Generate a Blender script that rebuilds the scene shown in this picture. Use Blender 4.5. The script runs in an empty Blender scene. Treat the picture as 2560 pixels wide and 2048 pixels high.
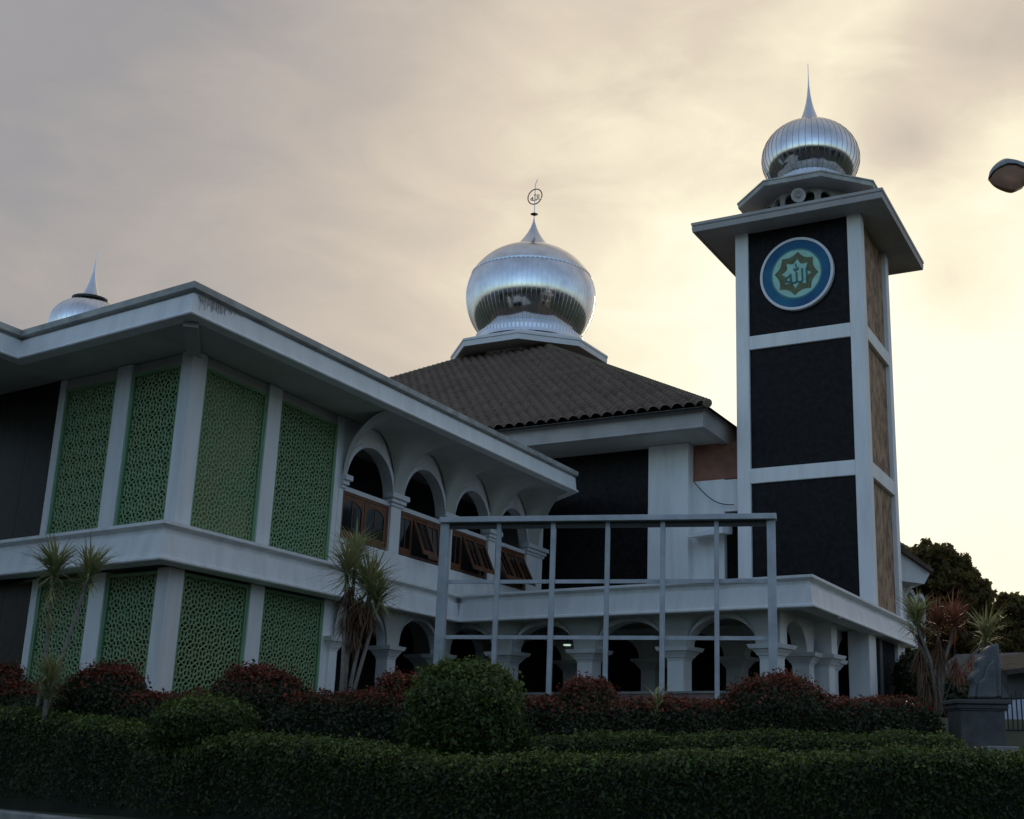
import bpy, bmesh, math, random
import numpy as np
from mathutils import Vector
random.seed(7); rng=np.random.default_rng(11)
S=bpy.context.scene
R=math.radians
# ---------------------------------------------------------------- camera
F=3080.;ROLL=R(1.06);PITCH=R(15.37);CX=1534.;CY=1029.;EYE=1.6
cd=bpy.data.cameras.new('camera'); cam=bpy.data.objects.new('camera',cd); S.collection.objects.link(cam); S.camera=cam
cd.sensor_fit='HORIZONTAL'; cd.sensor_width=36; cd.lens=36*F/2560
cd.shift_x=-(CX-1280)/2560; cd.shift_y=(CY-1024)/2560
cd.clip_end=3000; cd.clip_start=.1
cam.location=(0,0,EYE)
from mathutils import Matrix
cam.matrix_world=Matrix.Translation((0,0,EYE))@Matrix.Rotation(R(90)+PITCH,4,'X')@Matrix.Rotation(ROLL,4,'Z')
S.render.resolution_x=1024; S.render.resolution_y=819
# ---------------------------------------------------------------- sky, sun, exposure
SUNAZ,SUNEL=13.,15.
sd=Vector((math.sin(R(SUNAZ))*math.cos(R(SUNEL)),math.cos(R(SUNAZ))*math.cos(R(SUNEL)),math.sin(R(SUNEL))))
w=bpy.data.worlds.new('World'); S.world=w; w.use_nodes=True
nt=w.node_tree; nt.nodes.clear()
def nd(t,tree=None,**k):
    n=(tree or nt).nodes.new(t)
    for a,b in k.items(): setattr(n,a,b)
    return n
def lk(a,b,tree=None): (tree or nt).links.new(a,b)
def mathn(op,a,b=None,tree=None,clamp=False):
    n=nd('ShaderNodeMath',tree,operation=op); n.use_clamp=clamp
    for i,v in enumerate((a,b)):
        if v is None: continue
        if isinstance(v,(int,float)): n.inputs[i].default_value=v
        else: lk(v,n.inputs[i],tree)
    return n.outputs[0]
def ramp(fac,stops,tree=None,interp='LINEAR'):
    n=nd('ShaderNodeValToRGB',tree); cr=n.color_ramp; cr.interpolation=interp
    while len(cr.elements)>len(stops): cr.elements.remove(cr.elements[-1])
    while len(cr.elements)<len(stops): cr.elements.new(.5)
    for e,(p,c) in zip(cr.elements,stops):
        e.position=p; e.color=(*c,1) if len(c)==3 else c
    if fac is not None: lk(fac,n.inputs[0],tree)
    return n.outputs[0]
def mixc(f,a,b,tree=None,bt='MIX'):
    n=nd('ShaderNodeMix',tree,data_type='RGBA',blend_type=bt)
    for i,v in ((0,f),(6,a),(7,b)):
        if isinstance(v,(int,float)): n.inputs[i].default_value=v
        elif isinstance(v,tuple): n.inputs[i].default_value=(*v,1)
        else: lk(v,n.inputs[i],tree)
    return n.outputs[2]
tc=nd('ShaderNodeTexCoord'); dirv=tc.outputs['Generated']
sky=nd('ShaderNodeTexSky',sky_type='NISHITA'); sky.sun_disc=False; sky.sun_elevation=R(SUNEL); sky.sun_rotation=R(SUNAZ)
sky.air_density=1.0; sky.dust_density=1.6; sky.ozone_density=2.0
nrm=nd('ShaderNodeVectorMath',operation='NORMALIZE'); lk(dirv,nrm.inputs[0])
dp=nd('ShaderNodeVectorMath',operation='DOT_PRODUCT'); lk(nrm.outputs[0],dp.inputs[0]); dp.inputs[1].default_value=sd
sx=nd('ShaderNodeSeparateXYZ'); lk(nrm.outputs[0],sx.inputs[0])
mp=nd('ShaderNodeMapping'); lk(nrm.outputs[0],mp.inputs[0]); mp.inputs['Scale'].default_value=(1.0,1.0,2.2); mp.inputs['Location'].default_value=(.35,0,.2); mp.inputs['Rotation'].default_value=(0,R(-18),0)
n1=nd('ShaderNodeTexNoise'); n1.inputs['Scale'].default_value=3.6; n1.inputs['Detail'].default_value=6; n1.inputs['Roughness'].default_value=.5; n1.inputs['Distortion'].default_value=.35; lk(mp.outputs[0],n1.inputs['Vector'])
n2=nd('ShaderNodeTexNoise'); n2.inputs['Scale'].default_value=1.5; n2.inputs['Detail'].default_value=3; lk(mp.outputs[0],n2.inputs['Vector'])
ang=mathn('ARCCOSINE',mathn('MINIMUM',dp.outputs['Value'],.99999))
# clouds break up the glow: thicker cloud reads as if farther from the sun
na=mathn('MULTIPLY',mathn('SUBTRACT',n1.outputs['Fac'],.5),.22)
nb=mathn('MULTIPLY',mathn('SUBTRACT',n2.outputs['Fac'],.5),.14)
n3=nd('ShaderNodeTexNoise'); n3.inputs['Scale'].default_value=9; n3.inputs['Detail'].default_value=7; n3.inputs['Roughness'].default_value=.55; n3.inputs['Distortion'].default_value=.5; lk(mp.outputs[0],n3.inputs['Vector'])
def bank(az,el,sig,amp):
    """a thicker bank of cloud in one part of the sky"""
    v=nd('ShaderNodeVectorMath',operation='DOT_PRODUCT'); lk(nrm.outputs[0],v.inputs[0]); v.inputs[1].default_value=(math.sin(R(az))*math.cos(R(el)),math.cos(R(az))*math.cos(R(el)),math.sin(R(el)))
    a=mathn('ARCCOSINE',mathn('MINIMUM',v.outputs['Value'],.99999)); a=mathn('ADD',a,mathn('MULTIPLY',mathn('SUBTRACT',n1.outputs['Fac'],.5),R(sig)*1.6))
    return mathn('MULTIPLY',mathn('SUBTRACT',1.0,mathn('DIVIDE',a,R(sig)),clamp=True),amp)
bk=mathn('ADD',mathn('ADD',bank(14.8,27.5,4.6,.24),bank(19.5,31,4.5,.16)),mathn('ADD',bank(16,21,3.2,.14),bank(-22,32,12,.12)))
nc=mathn('MULTIPLY',mathn('SUBTRACT',n3.outputs['Fac'],.5),.22)
ang2=mathn('ADD',mathn('ADD',mathn('ADD',mathn('ADD',ang,na),nb),nc),bk)
fac=mathn('DIVIDE',ang2,1.6,clamp=True)   # 0..92 deg
cl=ramp(fac,[(0,(1.16,1.10,.88)),(.08,(1.12,1.07,.86)),(.15,(1.0,.91,.69)),(.225,(.75,.65,.52)),(.33,(.54,.475,.42)),(.46,(.345,.335,.345)),(.66,(.40,.405,.415)),(1,(.46,.475,.495))])
elv=sx.outputs['Z']
# the cloud sheet thins out overhead and behind the camera, where clear blue dusk sky shows
clear=mathn('MULTIPLY',mathn('SUBTRACT',ang,.75),1.15,clamp=True)
skys=nd('ShaderNodeVectorMath',operation='SCALE'); lk(sky.outputs[0],skys.inputs[0]); skys.inputs['Scale'].default_value=.9
bgc=mixc(mathn('MULTIPLY',clear,.6),cl,mixc(1.0,skys.outputs[0],(.235,.27,.295),bt='MULTIPLY'))
bg=nd('ShaderNodeBackground'); lk(bgc,bg.inputs[0]); bg.inputs[1].default_value=1.0
out=nd('ShaderNodeOutputWorld'); lk(bg.outputs[0],out.inputs[0])
sl=bpy.data.lights.new('sun','SUN'); sl.energy=.8; sl.angle=R(12); sl.color=(1,.78,.52)
so=bpy.data.objects.new('sun',sl); S.collection.objects.link(so); so.rotation_euler=sd.to_track_quat('Z','Y').to_euler()
S.view_settings.view_transform='Standard'; S.view_settings.look='None'; S.view_settings.exposure=0; S.view_settings.gamma=1
try: S.cycles.max_bounces=6
except Exception: pass
# ---------------------------------------------------------------- survey geometry: a point of the photograph -> a point of the place
E0=np.array([0,0,EYE])
def ray(px,py):
    X=(px-CX)/F; Y=(py-CY)/F
    cr,sr=math.cos(ROLL),math.sin(ROLL); X,Y=cr*X+sr*Y,-sr*X+cr*Y
    c,s=math.cos(PITCH),math.sin(PITCH); return np.array([X,c+Y*s,s-Y*c])
def at_z(px,py,z): r=ray(px,py); return E0+r*((z-EYE)/r[2])
def at_y(px,py,y): r=ray(px,py); return E0+r*(y/r[1])
def D(deg): a=R(deg); return np.array([math.sin(a),math.cos(a),0.])
def on_v(px,py,P,d):
    n=np.array([d[1],-d[0],0]); r=ray(px,py); return E0+r*(n@(np.array(P)-E0))/(n@r)
def proj(p):
    d=np.array(p,float)-E0; c,s=math.cos(PITCH),math.sin(PITCH)
    X=d[0];Z=d[1]*c+d[2]*s;Y=-(-d[1]*s+d[2]*c);X/=Z;Y/=Z
    cr,sr=math.cos(ROLL),math.sin(ROLL); return np.array([F*(cr*X-sr*Y)+CX,F*(sr*X+cr*Y)+CY])
def zat(P,py):
    lo,hi=-5,120
    for _ in range(50):
        m=(lo+hi)/2
        if proj((P[0],P[1],m))[1]>py: lo=m
        else: hi=m
    return lo
LA,LB,TA,TB,FR=D(21.3),D(-57.1),D(24.9),D(-62.7),D(-80.7)
UP=np.array([0,0,1.])
# ---------------------------------------------------------------- materials
MATS={}
def mat(name,col,rough=.6,metal=0,var=.12,scale=3.,bump=0,bscale=40.,col2=None,spec=.5,trans=0,emit=None,stretch=None,island=0,alpha=1,coat=0,detail=4,con=(.35,.68)):
    m=bpy.data.materials.new(name); m.use_nodes=True; t=m.node_tree; b=t.nodes['Principled BSDF']
    b.inputs['Roughness'].default_value=rough; b.inputs['Metallic'].default_value=metal; b.inputs['Specular IOR Level'].default_value=spec
    b.inputs['Coat Weight'].default_value=coat
    co=nd('ShaderNodeTexCoord',t); mpn=nd('ShaderNodeMapping',t); lk(co.outputs['Object'],mpn.inputs[0],t)
    if stretch: mpn.inputs['Scale'].default_value=stretch
    nz=nd('ShaderNodeTexNoise',t); nz.inputs['Scale'].default_value=scale; nz.inputs['Detail'].default_value=detail; nz.inputs['Roughness'].default_value=.62; lk(mpn.outputs[0],nz.inputs[0],t)
    c2=col2 or tuple(c*(1-var*2.2) for c in col)
    f=ramp(nz.outputs['Fac'],[(con[0],(0,0,0)),(con[1],(1,1,1))],t)
    c=mixc(f,col,c2,t)
    if island:
        g=nd('ShaderNodeNewGeometry',t); r=ramp(g.outputs['Random Per Island'],[(0,tuple(1-island for _ in '123')),(1,tuple(1+island for _ in '123'))],t)
        c=mixc(1.0,c,r,t,'MULTIPLY')
    lk(c,b.inputs['Base Color'],t)
    if trans: b.inputs['Transmission Weight'].default_value=trans
    if emit: b.inputs['Emission Color'].default_value=(*emit[:3],1); b.inputs['Emission Strength'].default_value=emit[3]
    if bump:
        n3=nd('ShaderNodeTexNoise',t); n3.inputs['Scale'].default_value=bscale; n3.inputs['Detail'].default_value=3; lk(mpn.outputs[0],n3.inputs[0],t)
        bp=nd('ShaderNodeBump',t); bp.inputs['Strength'].default_value=bump; bp.inputs['Distance'].default_value=.02; lk(n3.outputs['Fac'],bp.inputs['Height'],t); lk(bp.outputs[0],b.inputs['Normal'],t)
    MATS[name]=m; return m
def leafmat(name,col,col2,island=.45,rough=.5,tl=.25):
    m=mat(name,col,rough,var=.2,scale=1.3,col2=col2,island=island,spec=.35)
    t=m.node_tree; b=t.nodes['Principled BSDF']; o=t.nodes['Material Output']
    tr=nd('ShaderNodeBsdfTranslucent',t); tr.inputs[0].default_value=(*[c*1.3 for c in col],1)
    mx=nd('ShaderNodeMixShader',t); mx.inputs[0].default_value=tl; lk(b.outputs[0],mx.inputs[1],t); lk(tr.outputs[0],mx.inputs[2],t); lk(mx.outputs[0],o.inputs[0],t)
    return m
white=mat('white_paint',(.80,.805,.79),.62,var=.09,scale=2.2,bump=.12,bscale=25,stretch=(1,1,.16),con=(.42,.80),detail=6)
white2=mat('white_gloss_paint',(.70,.71,.72),.42,var=.05,scale=1.6,bump=.05)
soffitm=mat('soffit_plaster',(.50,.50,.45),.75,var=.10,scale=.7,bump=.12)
capm=mat('weathered_coping',(.50,.50,.46),.7,var=.2,scale=1.6,bump=.3,bscale=18)
greyp=mat('grey_fascia_paint',(.42,.40,.38),.62,var=.10,scale=.8)
stone=mat('black_granite',(.017,.0145,.0145),.36,var=.3,scale=5,spec=.10,bump=.02,bscale=12)
brownst=mat('brown_mottled_stone',(.40,.27,.175),.7,var=.2,scale=2.2,spec=.15,con=(.40,.62),col2=(.17,.10,.065),bump=.2,bscale=9,stretch=(1,1,.75),detail=8)  # brown base mottled darker by noise, for the tower's side panels
green=mat('green_lattice_paint',(.26,.43,.23),.5,var=.15,scale=.6,col2=(.32,.41,.20))
greenf=mat('green_frame_paint',(.18,.36,.18),.45,var=.1,scale=1)
glassd=mat('dark_glass',(.012,.016,.018),.08,var=.2,scale=.5,spec=.6)
glassg=mat('green_tinted_pane',(.030,.085,.05),.25,var=.5,scale=.55,col2=(.006,.016,.010),spec=.5)
wood=mat('brown_window_wood',(.20,.082,.036),.45,var=.2,scale=3,stretch=(1,1,.15),bump=.1)
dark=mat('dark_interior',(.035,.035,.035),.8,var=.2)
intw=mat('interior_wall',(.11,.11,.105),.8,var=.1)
tilem=mat('brown_roof_tile',(.15,.108,.085),.8,spec=.12,var=.25,scale=1.1,col2=(.09,.066,.052),bump=.25,bscale=14)
ridgem=mat('mossy_ridge_tile',(.17,.14,.085),.7,var=.25,scale=3,col2=(.09,.075,.05),bump=.3)
steel=mat('polished_dome_steel',(.76,.78,.80),.12,metal=1,var=.10,scale=1.3,bump=.16,bscale=2.2)
steel2=mat('ribbed_collar_steel',(.70,.73,.76),.28,metal=1,var=.06,scale=2)
darkmet=mat('dark_metal',(.05,.05,.045),.5,metal=.6)
framep=mat('billboard_frame_paint',(.50,.53,.55),.5,var=.14,scale=1.5,bump=.1)
blue=mat('sign_blue',(.018,.075,.20),.55,spec=.2,var=.25,scale=.8,col2=(.02,.15,.26))
teal=mat('sign_teal',(.36,.66,.55),.5,var=.08)
tealr=mat('sign_green_ring',(.04,.22,.22),.35,var=.1)
olive=mat('sign_olive_gold',(.135,.16,.075),.6,var=.2,scale=4)
sgreen=mat('sign_letter_green',(.012,.13,.115),.4,var=.1)
asph=mat('asphalt',(.05,.05,.05),.85,var=.2,scale=.5,bump=.4,bscale=60)
conc=mat('kerb_concrete',(.33,.33,.31),.8,var=.2,scale=2,bump=.3)
pink=mat('red_brown_plinth',(.34,.22,.20),.7,var=.2,scale=4,bump=.2)
grassm=mat('lawn_soil',(.05,.055,.03),.95,var=.3,scale=1.2,col2=(.035,.05,.018),bump=.8,bscale=30)
littop=leafmat('lit_top_hedge_leaf',(.115,.165,.03),(.06,.10,.02))  # paler leaf colour paints the sky light on hedge and shrub tops
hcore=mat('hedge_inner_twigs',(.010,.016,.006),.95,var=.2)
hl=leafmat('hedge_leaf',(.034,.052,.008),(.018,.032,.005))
hlb=leafmat('topiary_leaf',(.055,.09,.014),(.028,.05,.009))
hd=leafmat('dark_hedge_leaf',(.026,.042,.013),(.040,.040,.013))
hr=leafmat('red_tip_leaf',(.235,.045,.022),(.10,.038,.016),island=.5)
tl_=leafmat('tree_leaf',(.15,.13,.04),(.19,.12,.04),tl=.55)
bark=mat('bark',(.10,.075,.055),.9,var=.2,scale=6,stretch=(1,1,.2),bump=.5)
dleaf=leafmat('sword_leaf',(.36,.36,.17),(.19,.22,.08),island=.4)
ddead=leafmat('dry_leaf',(.17,.095,.05),(.10,.055,.035),island=.4)
dredl=leafmat('rust_leaf',(.28,.11,.06),(.18,.08,.045),island=.4)
trunkm=mat('pale_stem',(.26,.23,.19),.85,var=.2,scale=8,bump=.5,bscale=30)
gstone=mat('grey_carved_stone',(.13,.14,.145),.6,var=.2,scale=3,bump=.6,bscale=14)
gstone2=mat('grey_plinth_stone',(.085,.09,.09),.75,var=.2,scale=3,bump=.4)
tan=mat('tan_render',(.38,.33,.27),.8,var=.12)
hornm=mat('horn_grey',(.42,.40,.36),.5,var=.1)
lampm=mat('lamp_housing',(.30,.32,.31),.5)
lensm=mat('lamp_lens',(.75,.46,.30),.3,var=.1,spec=.5,trans=.45)
bulb=mat('white_fitting',(.75,.75,.72),.4,var=.03)
lit=mat('lit_tube',(.9,.95,.9),.4,emit=(.75,1,.85,.7))
skypane=mat('sky_reflection_pane',(.50,.46,.26),.5,var=.2,scale=.7,col2=(.28,.29,.15))  # olive tone paints the pale sky mirrored in one upper pane
cablem=mat('cable_black',(.03,.03,.03),.7)
panelw=mat('pale_blue_board',(.50,.54,.66),.5,var=.1)
# ---------------------------------------------------------------- object helpers
COL=S.collection
def origin_of(o):
    while o.parent: o=o.parent
    return np.array(o.location)
class MB:
    def __init__(s): s.v=[];s.f=[];s.m=[]
    def add(s,vs,fs,mi=0):
        b=len(s.v); s.v+= [tuple(map(float,v)) for v in vs]; s.f+=[tuple(b+i for i in f) for f in fs]; s.m+=[mi]*len(fs); return s
    def hexa(s,p,mi=0): # 4 bottom ccw, 4 top
        return s.add(p,[(3,2,1,0),(4,5,6,7),(0,1,5,4),(1,2,6,5),(2,3,7,6),(3,0,4,7)],mi)
    def ob(s,O,a,b,a0,a1,b0,b1,z0,z1,mi=0): # oblique box: O + a*da + b*db
        O=np.array([O[0],O[1],0.]); p=[O+x*a+y*b for x,y in ((a0,b0),(a1,b0),(a1,b1),(a0,b1))]
        return s.hexa([q+UP*z0 for q in p]+[q+UP*z1 for q in p],mi)
    def box(s,c,sx,sy,sz,rz=0,mi=0):
        a=np.array([math.cos(rz),math.sin(rz),0]);b=np.array([-math.sin(rz),math.cos(rz),0])
        return s.ob(c,a,b,-sx/2,sx/2,-sy/2,sy/2,c[2]-sz/2,c[2]+sz/2,mi)
    def prism(s,poly,z0,z1,mi=0):
        n=len(poly); vs=[(p[0],p[1],z0) for p in poly]+[(p[0],p[1],z1) for p in poly]
        return s.add(vs,[tuple(range(n))[::-1],tuple(range(n,2*n))]+[(i,(i+1)%n,n+(i+1)%n,n+i) for i in range(n)],mi)
    def slab(s,poly3,off,mi=0): # extrude a 3D polygon by a vector
        n=len(poly3); off=np.array(off); vs=[np.array(p) for p in poly3]+[np.array(p)+off for p in poly3]
        return s.add(vs,[tuple(range(n))[::-1],tuple(range(n,2*n))]+[(i,(i+1)%n,n+(i+1)%n,n+i) for i in range(n)],mi)
    def lathe(s,c,prof,n=32,cap=True,split=False,mi=0,ph=0,axis=None):
        def pt(r,z,a):
            if axis is None: return (c[0]+r*math.cos(a),c[1]+r*math.sin(a),c[2]+z)
            ax,u,v=axis; return tuple(np.array(c)+ax*z+(u*math.cos(a)+v*math.sin(a))*r)
        A=[ph+2*math.pi*i/n for i in range(n+1)]; k=len(prof)
        if split:
            for i in range(n):
                s.add([pt(r,z,A[i]) for r,z in prof]+[pt(r,z,A[i+1]) for r,z in prof],[(j,k+j,k+j+1,j+1) for j in range(k-1)],mi)
        else:
            vs=[pt(r,z,a) for a in A[:-1] for r,z in prof]
            fs=[(i*k+j,((i+1)%n)*k+j,((i+1)%n)*k+j+1,i*k+j+1) for i in range(n) for j in range(k-1)]
            if cap: fs+=[tuple(i*k for i in range(n))[::-1],tuple(i*k+k-1 for i in range(n))]
            s.add(vs,fs,mi)
        return s
    def tube(s,pts,r,n=8,mi=0,r1=None):
        pts=[np.array(p,float) for p in pts]; vs=[];m=len(pts)
        for i,p in enumerate(pts):
            d=pts[min(i+1,m-1)]-pts[max(i-1,0)]; d/=np.linalg.norm(d)+1e-9
            h=UP if abs(d[2])<.9 else np.array([1.,0,0]); u=np.cross(d,h);u/=np.linalg.norm(u);v=np.cross(d,u)
            rr=r if r1 is None else r+(r1-r)*i/(m-1)
            vs+=[p+rr*(u*math.cos(2*math.pi*k/n)+v*math.sin(2*math.pi*k/n)) for k in range(n)]
        fs=[(i*n+k,i*n+(k+1)%n,(i+1)*n+(k+1)%n,(i+1)*n+k) for i in range(m-1) for k in range(n)]
        fs+=[tuple(range(n))[::-1],tuple((m-1)*n+k for k in range(n))]
        return s.add(vs,fs,mi)
    def build(s,name,m,parent=None,smooth=False,auto=False,origin=None,recalc=True,bevel=0):
        me=bpy.data.meshes.new(name); o=bpy.data.objects.new(name,me)
        if parent is not None: o.parent=parent; og=origin_of(parent)
        else:
            og=np.array(origin if origin is not None else np.array(s.v).mean(0)); o.location=og
        V=np.array(s.v)-og
        me.from_pydata(V.tolist(),[],s.f); 
        for q in (m if isinstance(m,(list,tuple)) else [m]): me.materials.append(q)
        me.polygons.foreach_set('material_index',s.m)
        if recalc:
            bm=bmesh.new(); bm.from_mesh(me); bmesh.ops.recalc_face_normals(bm,faces=bm.faces); bm.to_mesh(me); bm.free()
        if smooth:
            me.polygons.foreach_set('use_smooth',[True]*len(me.polygons))
            if auto: me.set_sharp_from_angle(angle=R(35))
        if bevel:
            b=o.modifiers.new('bevel','BEVEL'); b.width=bevel; b.segments=1; b.limit_method='ANGLE'
        COL.objects.link(o); return o
def tag(o,label=None,cat=None,group=None,kind=None):
    for k,v in (('label',label),('category',cat),('group',group),('kind',kind)):
        if v: o[k]=v
    return o
def thing(name,label,cat,loc,group=None):
    o=bpy.data.objects.new(name,None); o.empty_display_size=.3; o.location=tuple(map(float,loc)); COL.objects.link(o); bpy.context.view_layer.update()
    return tag(o,label,cat,group)
def sweep(mb,path,prof,closed=False,mi=0,side=1):
    """sweep a profile [(outward,z)] along a plan polyline, mitred; outward is to the right of travel when side=1"""
    P=[np.array([p[0],p[1],0.]) for p in path]; n=len(P); dirs=[]
    for i in range(n-1): d=P[i+1]-P[i]; dirs.append(d/np.linalg.norm(d))
    rows=[]
    for i in range(n):
        a=dirs[max(i-1,0)]; b=dirs[min(i,n-2)]
        na=np.array([a[1],-a[0],0])*side; nb=np.array([b[1],-b[0],0])*side
        m=na+nb; m/= (m@na)
        rows.append([P[i]+m*o+UP*z for o,z in prof])
    k=len(prof); vs=[v for r in rows for v in r]
    fs=[(i*k+j,i*k+(j+1)%k,(i+1)*k+(j+1)%k,(i+1)*k+j) for i in range(n-1) for j in range(k)]
    fs+=[tuple(range(k))[::-1],tuple((n-1)*k+j for j in range(k))]
    mb.add(vs,fs,mi)
def np_obj(name,V,Fq,mats,mi=None,parent=None,origin=None):
    me=bpy.data.meshes.new(name); o=bpy.data.objects.new(name,me)
    if parent is not None: o.parent=parent; og=origin_of(parent)
    else: og=np.array(origin if origin is not None else V.mean(0)); o.location=og
    V=(V-og).astype(np.float32); n=len(V); f=len(Fq); k=Fq.shape[1]
    me.vertices.add(n); me.vertices.foreach_set('co',V.ravel()); me.loops.add(f*k); me.loops.foreach_set('vertex_index',Fq.ravel().astype(np.int32))
    me.polygons.add(f); me.polygons.foreach_set('loop_start',np.arange(f,dtype=np.int32)*k); me.polygons.foreach_set('loop_total',np.full(f,k,np.int32))
    for m in mats: me.materials.append(m)
    if mi is not None: me.polygons.foreach_set('material_index',mi.astype(np.int32))
    me.update(); me.validate(); COL.objects.link(o); return o
def leaves(P,N,size,aspect=.55,spread=.6):
    """one diamond leaf per point, roughly lying along the surface normal with scatter"""
    n=len(P); r=rng.normal(size=(n,3)); nn=N+spread*r; nn/=np.linalg.norm(nn,axis=1)[:,None]
    t=rng.normal(size=(n,3)); u=np.cross(nn,t); u/=np.linalg.norm(u,axis=1)[:,None]; v=np.cross(nn,u)
    s=size*(.5+.95*rng.random(n)**1.7)[:,None]*1.1
    fold=nn*s*.12
    V=np.stack([P-u*s*.5,P+v*s*aspect*.5+fold,P+u*s*.5,P-v*s*aspect*.5+fold],1).reshape(-1,3)
    return V,np.arange(4*n).reshape(n,4)
# ================================================================ SETTING
ZS=5.68
KP=[(-22,35),(-13,26.6),(-11.84,25.3),(-8.52,22.4),(-6.2,20.9),(-3,20.1),(3,19.8),(16,19.7),(40,20.5)]
def kerb_y(x):
    return np.interp(x,[p[0] for p in KP],[p[1] for p in KP])
def ground_z(x,y):
    t=np.clip((y-kerb_y(x)-5.)/9.,0,1); t=t*t*(3-2*t); return .25+2.55*t
gx=np.concatenate([[-600,-200,-80],np.linspace(-40,50,91),[90,200,600]]); gt=np.concatenate([np.linspace(0,12,25),[20,60,200,900]])
V=[];Fc=[]
for i,x in enumerate(gx):
    ky=float(kerb_y(x))
    for t in gt:
        y=ky+.16+t; V.append((x,y,float(ground_z(x,y)) ))
k=len(gt)
for i in range(len(gx)-1):
    for j in range(k-1): Fc.append((i*k+j,(i+1)*k+j,(i+1)*k+j+1,i*k+j+1))
g=MB(); g.add(V,Fc); tag(g.build('garden_ground',grassm,smooth=True,origin=(0,30,0)),kind='structure')
g=MB(); g.add([(-900,-900,0),(900,-900,0),(900,60,0),(-900,60,0)],[(0,1,2,3)]); tag(g.build('road',asph,origin=(0,0,0)),kind='structure')
g=MB(); sweep(g,KP,[(0,-.1),(0,.22),(.03,.25),(.15,.255),(.16,.25),(.16,-.1)],side=-1); tag(g.build('kerb',conc,origin=(-5,20,0)),kind='structure')
# ================================================================ LEFT WING
C=at_z(401,1400,ZS);T=at_z(2031,1518,ZS);J=at_z(1105,1559,ZS)
P=C+.85*LA+.55*LB
zr=zat(P,874)+.0
ZT=ZS+.95      # top of the ledge
RC=at_z(478,783,zr); M2=np.linalg.inv(np.array([[LA[0],LB[0]],[LA[1],LB[1]]]))
def st(q): return M2@(np.array(q)[:2]-P[:2])
def W(s,t,z): return P[:2].tolist() and np.array([P[0]+s*LA[0]+t*LB[0],P[1]+s*LA[1]+t*LB[1],z])
sR,tR=st(RC); sE=st(at_z(1437,1228,zr))[0]; tN=st(at_z(46,898,zr))[1]; ftop=zat(RC,705)
print('wing',sR,tR,sE,tN,zr,ftop,'slab corner st',st(C))
wing=thing('mosque_wing','white two storey wing with green lattice panels, flat overhanging roof and arched upper windows','building',(*W(5,3,2.6)[:2],2.6))
EA=21.6   # wing length along A
TB_=5.55  # lattice face length along B
base=.9
# --- walls: back body (core) set behind the facade
b=MB()
b.ob(P,LA,LB,7.0,EA,.10,.45,ZT,7.56)               # parapet under the windows
b.ob(P,LA,LB,.6,EA,5.0,5.3,base,zr)                # back wall of the deep rooms
b.build('inner_wall',intw,wing)
b=MB()
# arched upper wall: piers + spandrels, bays
bays=[(7.08,9.85),(10.45,13.3),(13.95,16.75),(17.35,20.1)]
spring=9.2
def arch_wall(mb,fn,s0,s1,z_sp,z_top,thick,rz=None,n=20,mi=0):
    """spandrel above an opening between s0 and s1; fn(s,t,z)->point, wall from t=0 to t=thick"""
    c=(s0+s1)/2;r=(s1-s0)/2; rz=rz or r
    pts=[(c-r*math.cos(math.pi*i/n),z_sp+rz*math.sin(math.pi*i/n)) for i in range(n+1)]
    for i in range(n):
        (a,za),(b_,zb)=pts[i],pts[i+1]
        q=[(a,za),(b_,zb),(b_,z_top),(a,z_top)]
        vs=[fn(x,0,z) for x,z in q]+[fn(x,thick,z) for x,z in q]
        mb.add(vs,[(0,1,2,3),(7,6,5,4),(0,4,5,1)]+([(3,2,6,7)]),mi)
edges=[6.85]+[v for bb in bays for v in bb]+[EA]
for i in range(0,len(edges),2): b.ob(P,LA,LB,edges[i],edges[i+1],0,.40,ZT,spring); b.ob(P,LA,LB,edges[i],edges[i+1],0,.40,spring,zr)
for s0,s1 in bays: arch_wall(b,W,s0,s1,spring,zr,.40)
b.ob(P,LA,LB,6.86,EA,.02,.30,ZT-.02,7.55)
b.build('arcade_wall',white,wing)
# raised arch rims
for s0,s1 in bays:
    b=MB(); c=(s0+s1)/2;r=(s1-s0)/2;n=22
    for i in range(n):
        a0,a1=math.pi*i/n,math.pi*(i+1)/n
        q=[(c-rr*math.cos(a),spring+rr*math.sin(a)) for rr,a in ((r-.02,a0),(r-.02,a1),(r+.13,a1),(r+.13,a0))]
        b.add([W(x,-.07,z) for x,z in q]+[W(x,.02,z) for x,z in q],[(0,1,2,3),(0,1,5,4),(3,2,6,7)])
    b.build('arch_rim',white2,wing)
# capitals + transoms
for i in range(0,len(edges),2):
    cm=MB(); a0,a1=edges[i],edges[i+1]
    if i==0: a0=6.9
    for k_,(z0,z1,o) in enumerate(((9.02,9.12,.07),(9.125,9.25,.14),(9.255,9.42,.22))): cm.ob(P,LA,LB,a0-(0 if i==0 else o),a1+o,-o,.2,z0,z1)
    cm.build('capital',white2,wing,bevel=.015)
b=MB()
for s0,s1 in bays: b.ob(P,LA,LB,s0,s1,.06,.22,9.0,9.14)
b.build('transom_bar',white2,wing)
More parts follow.
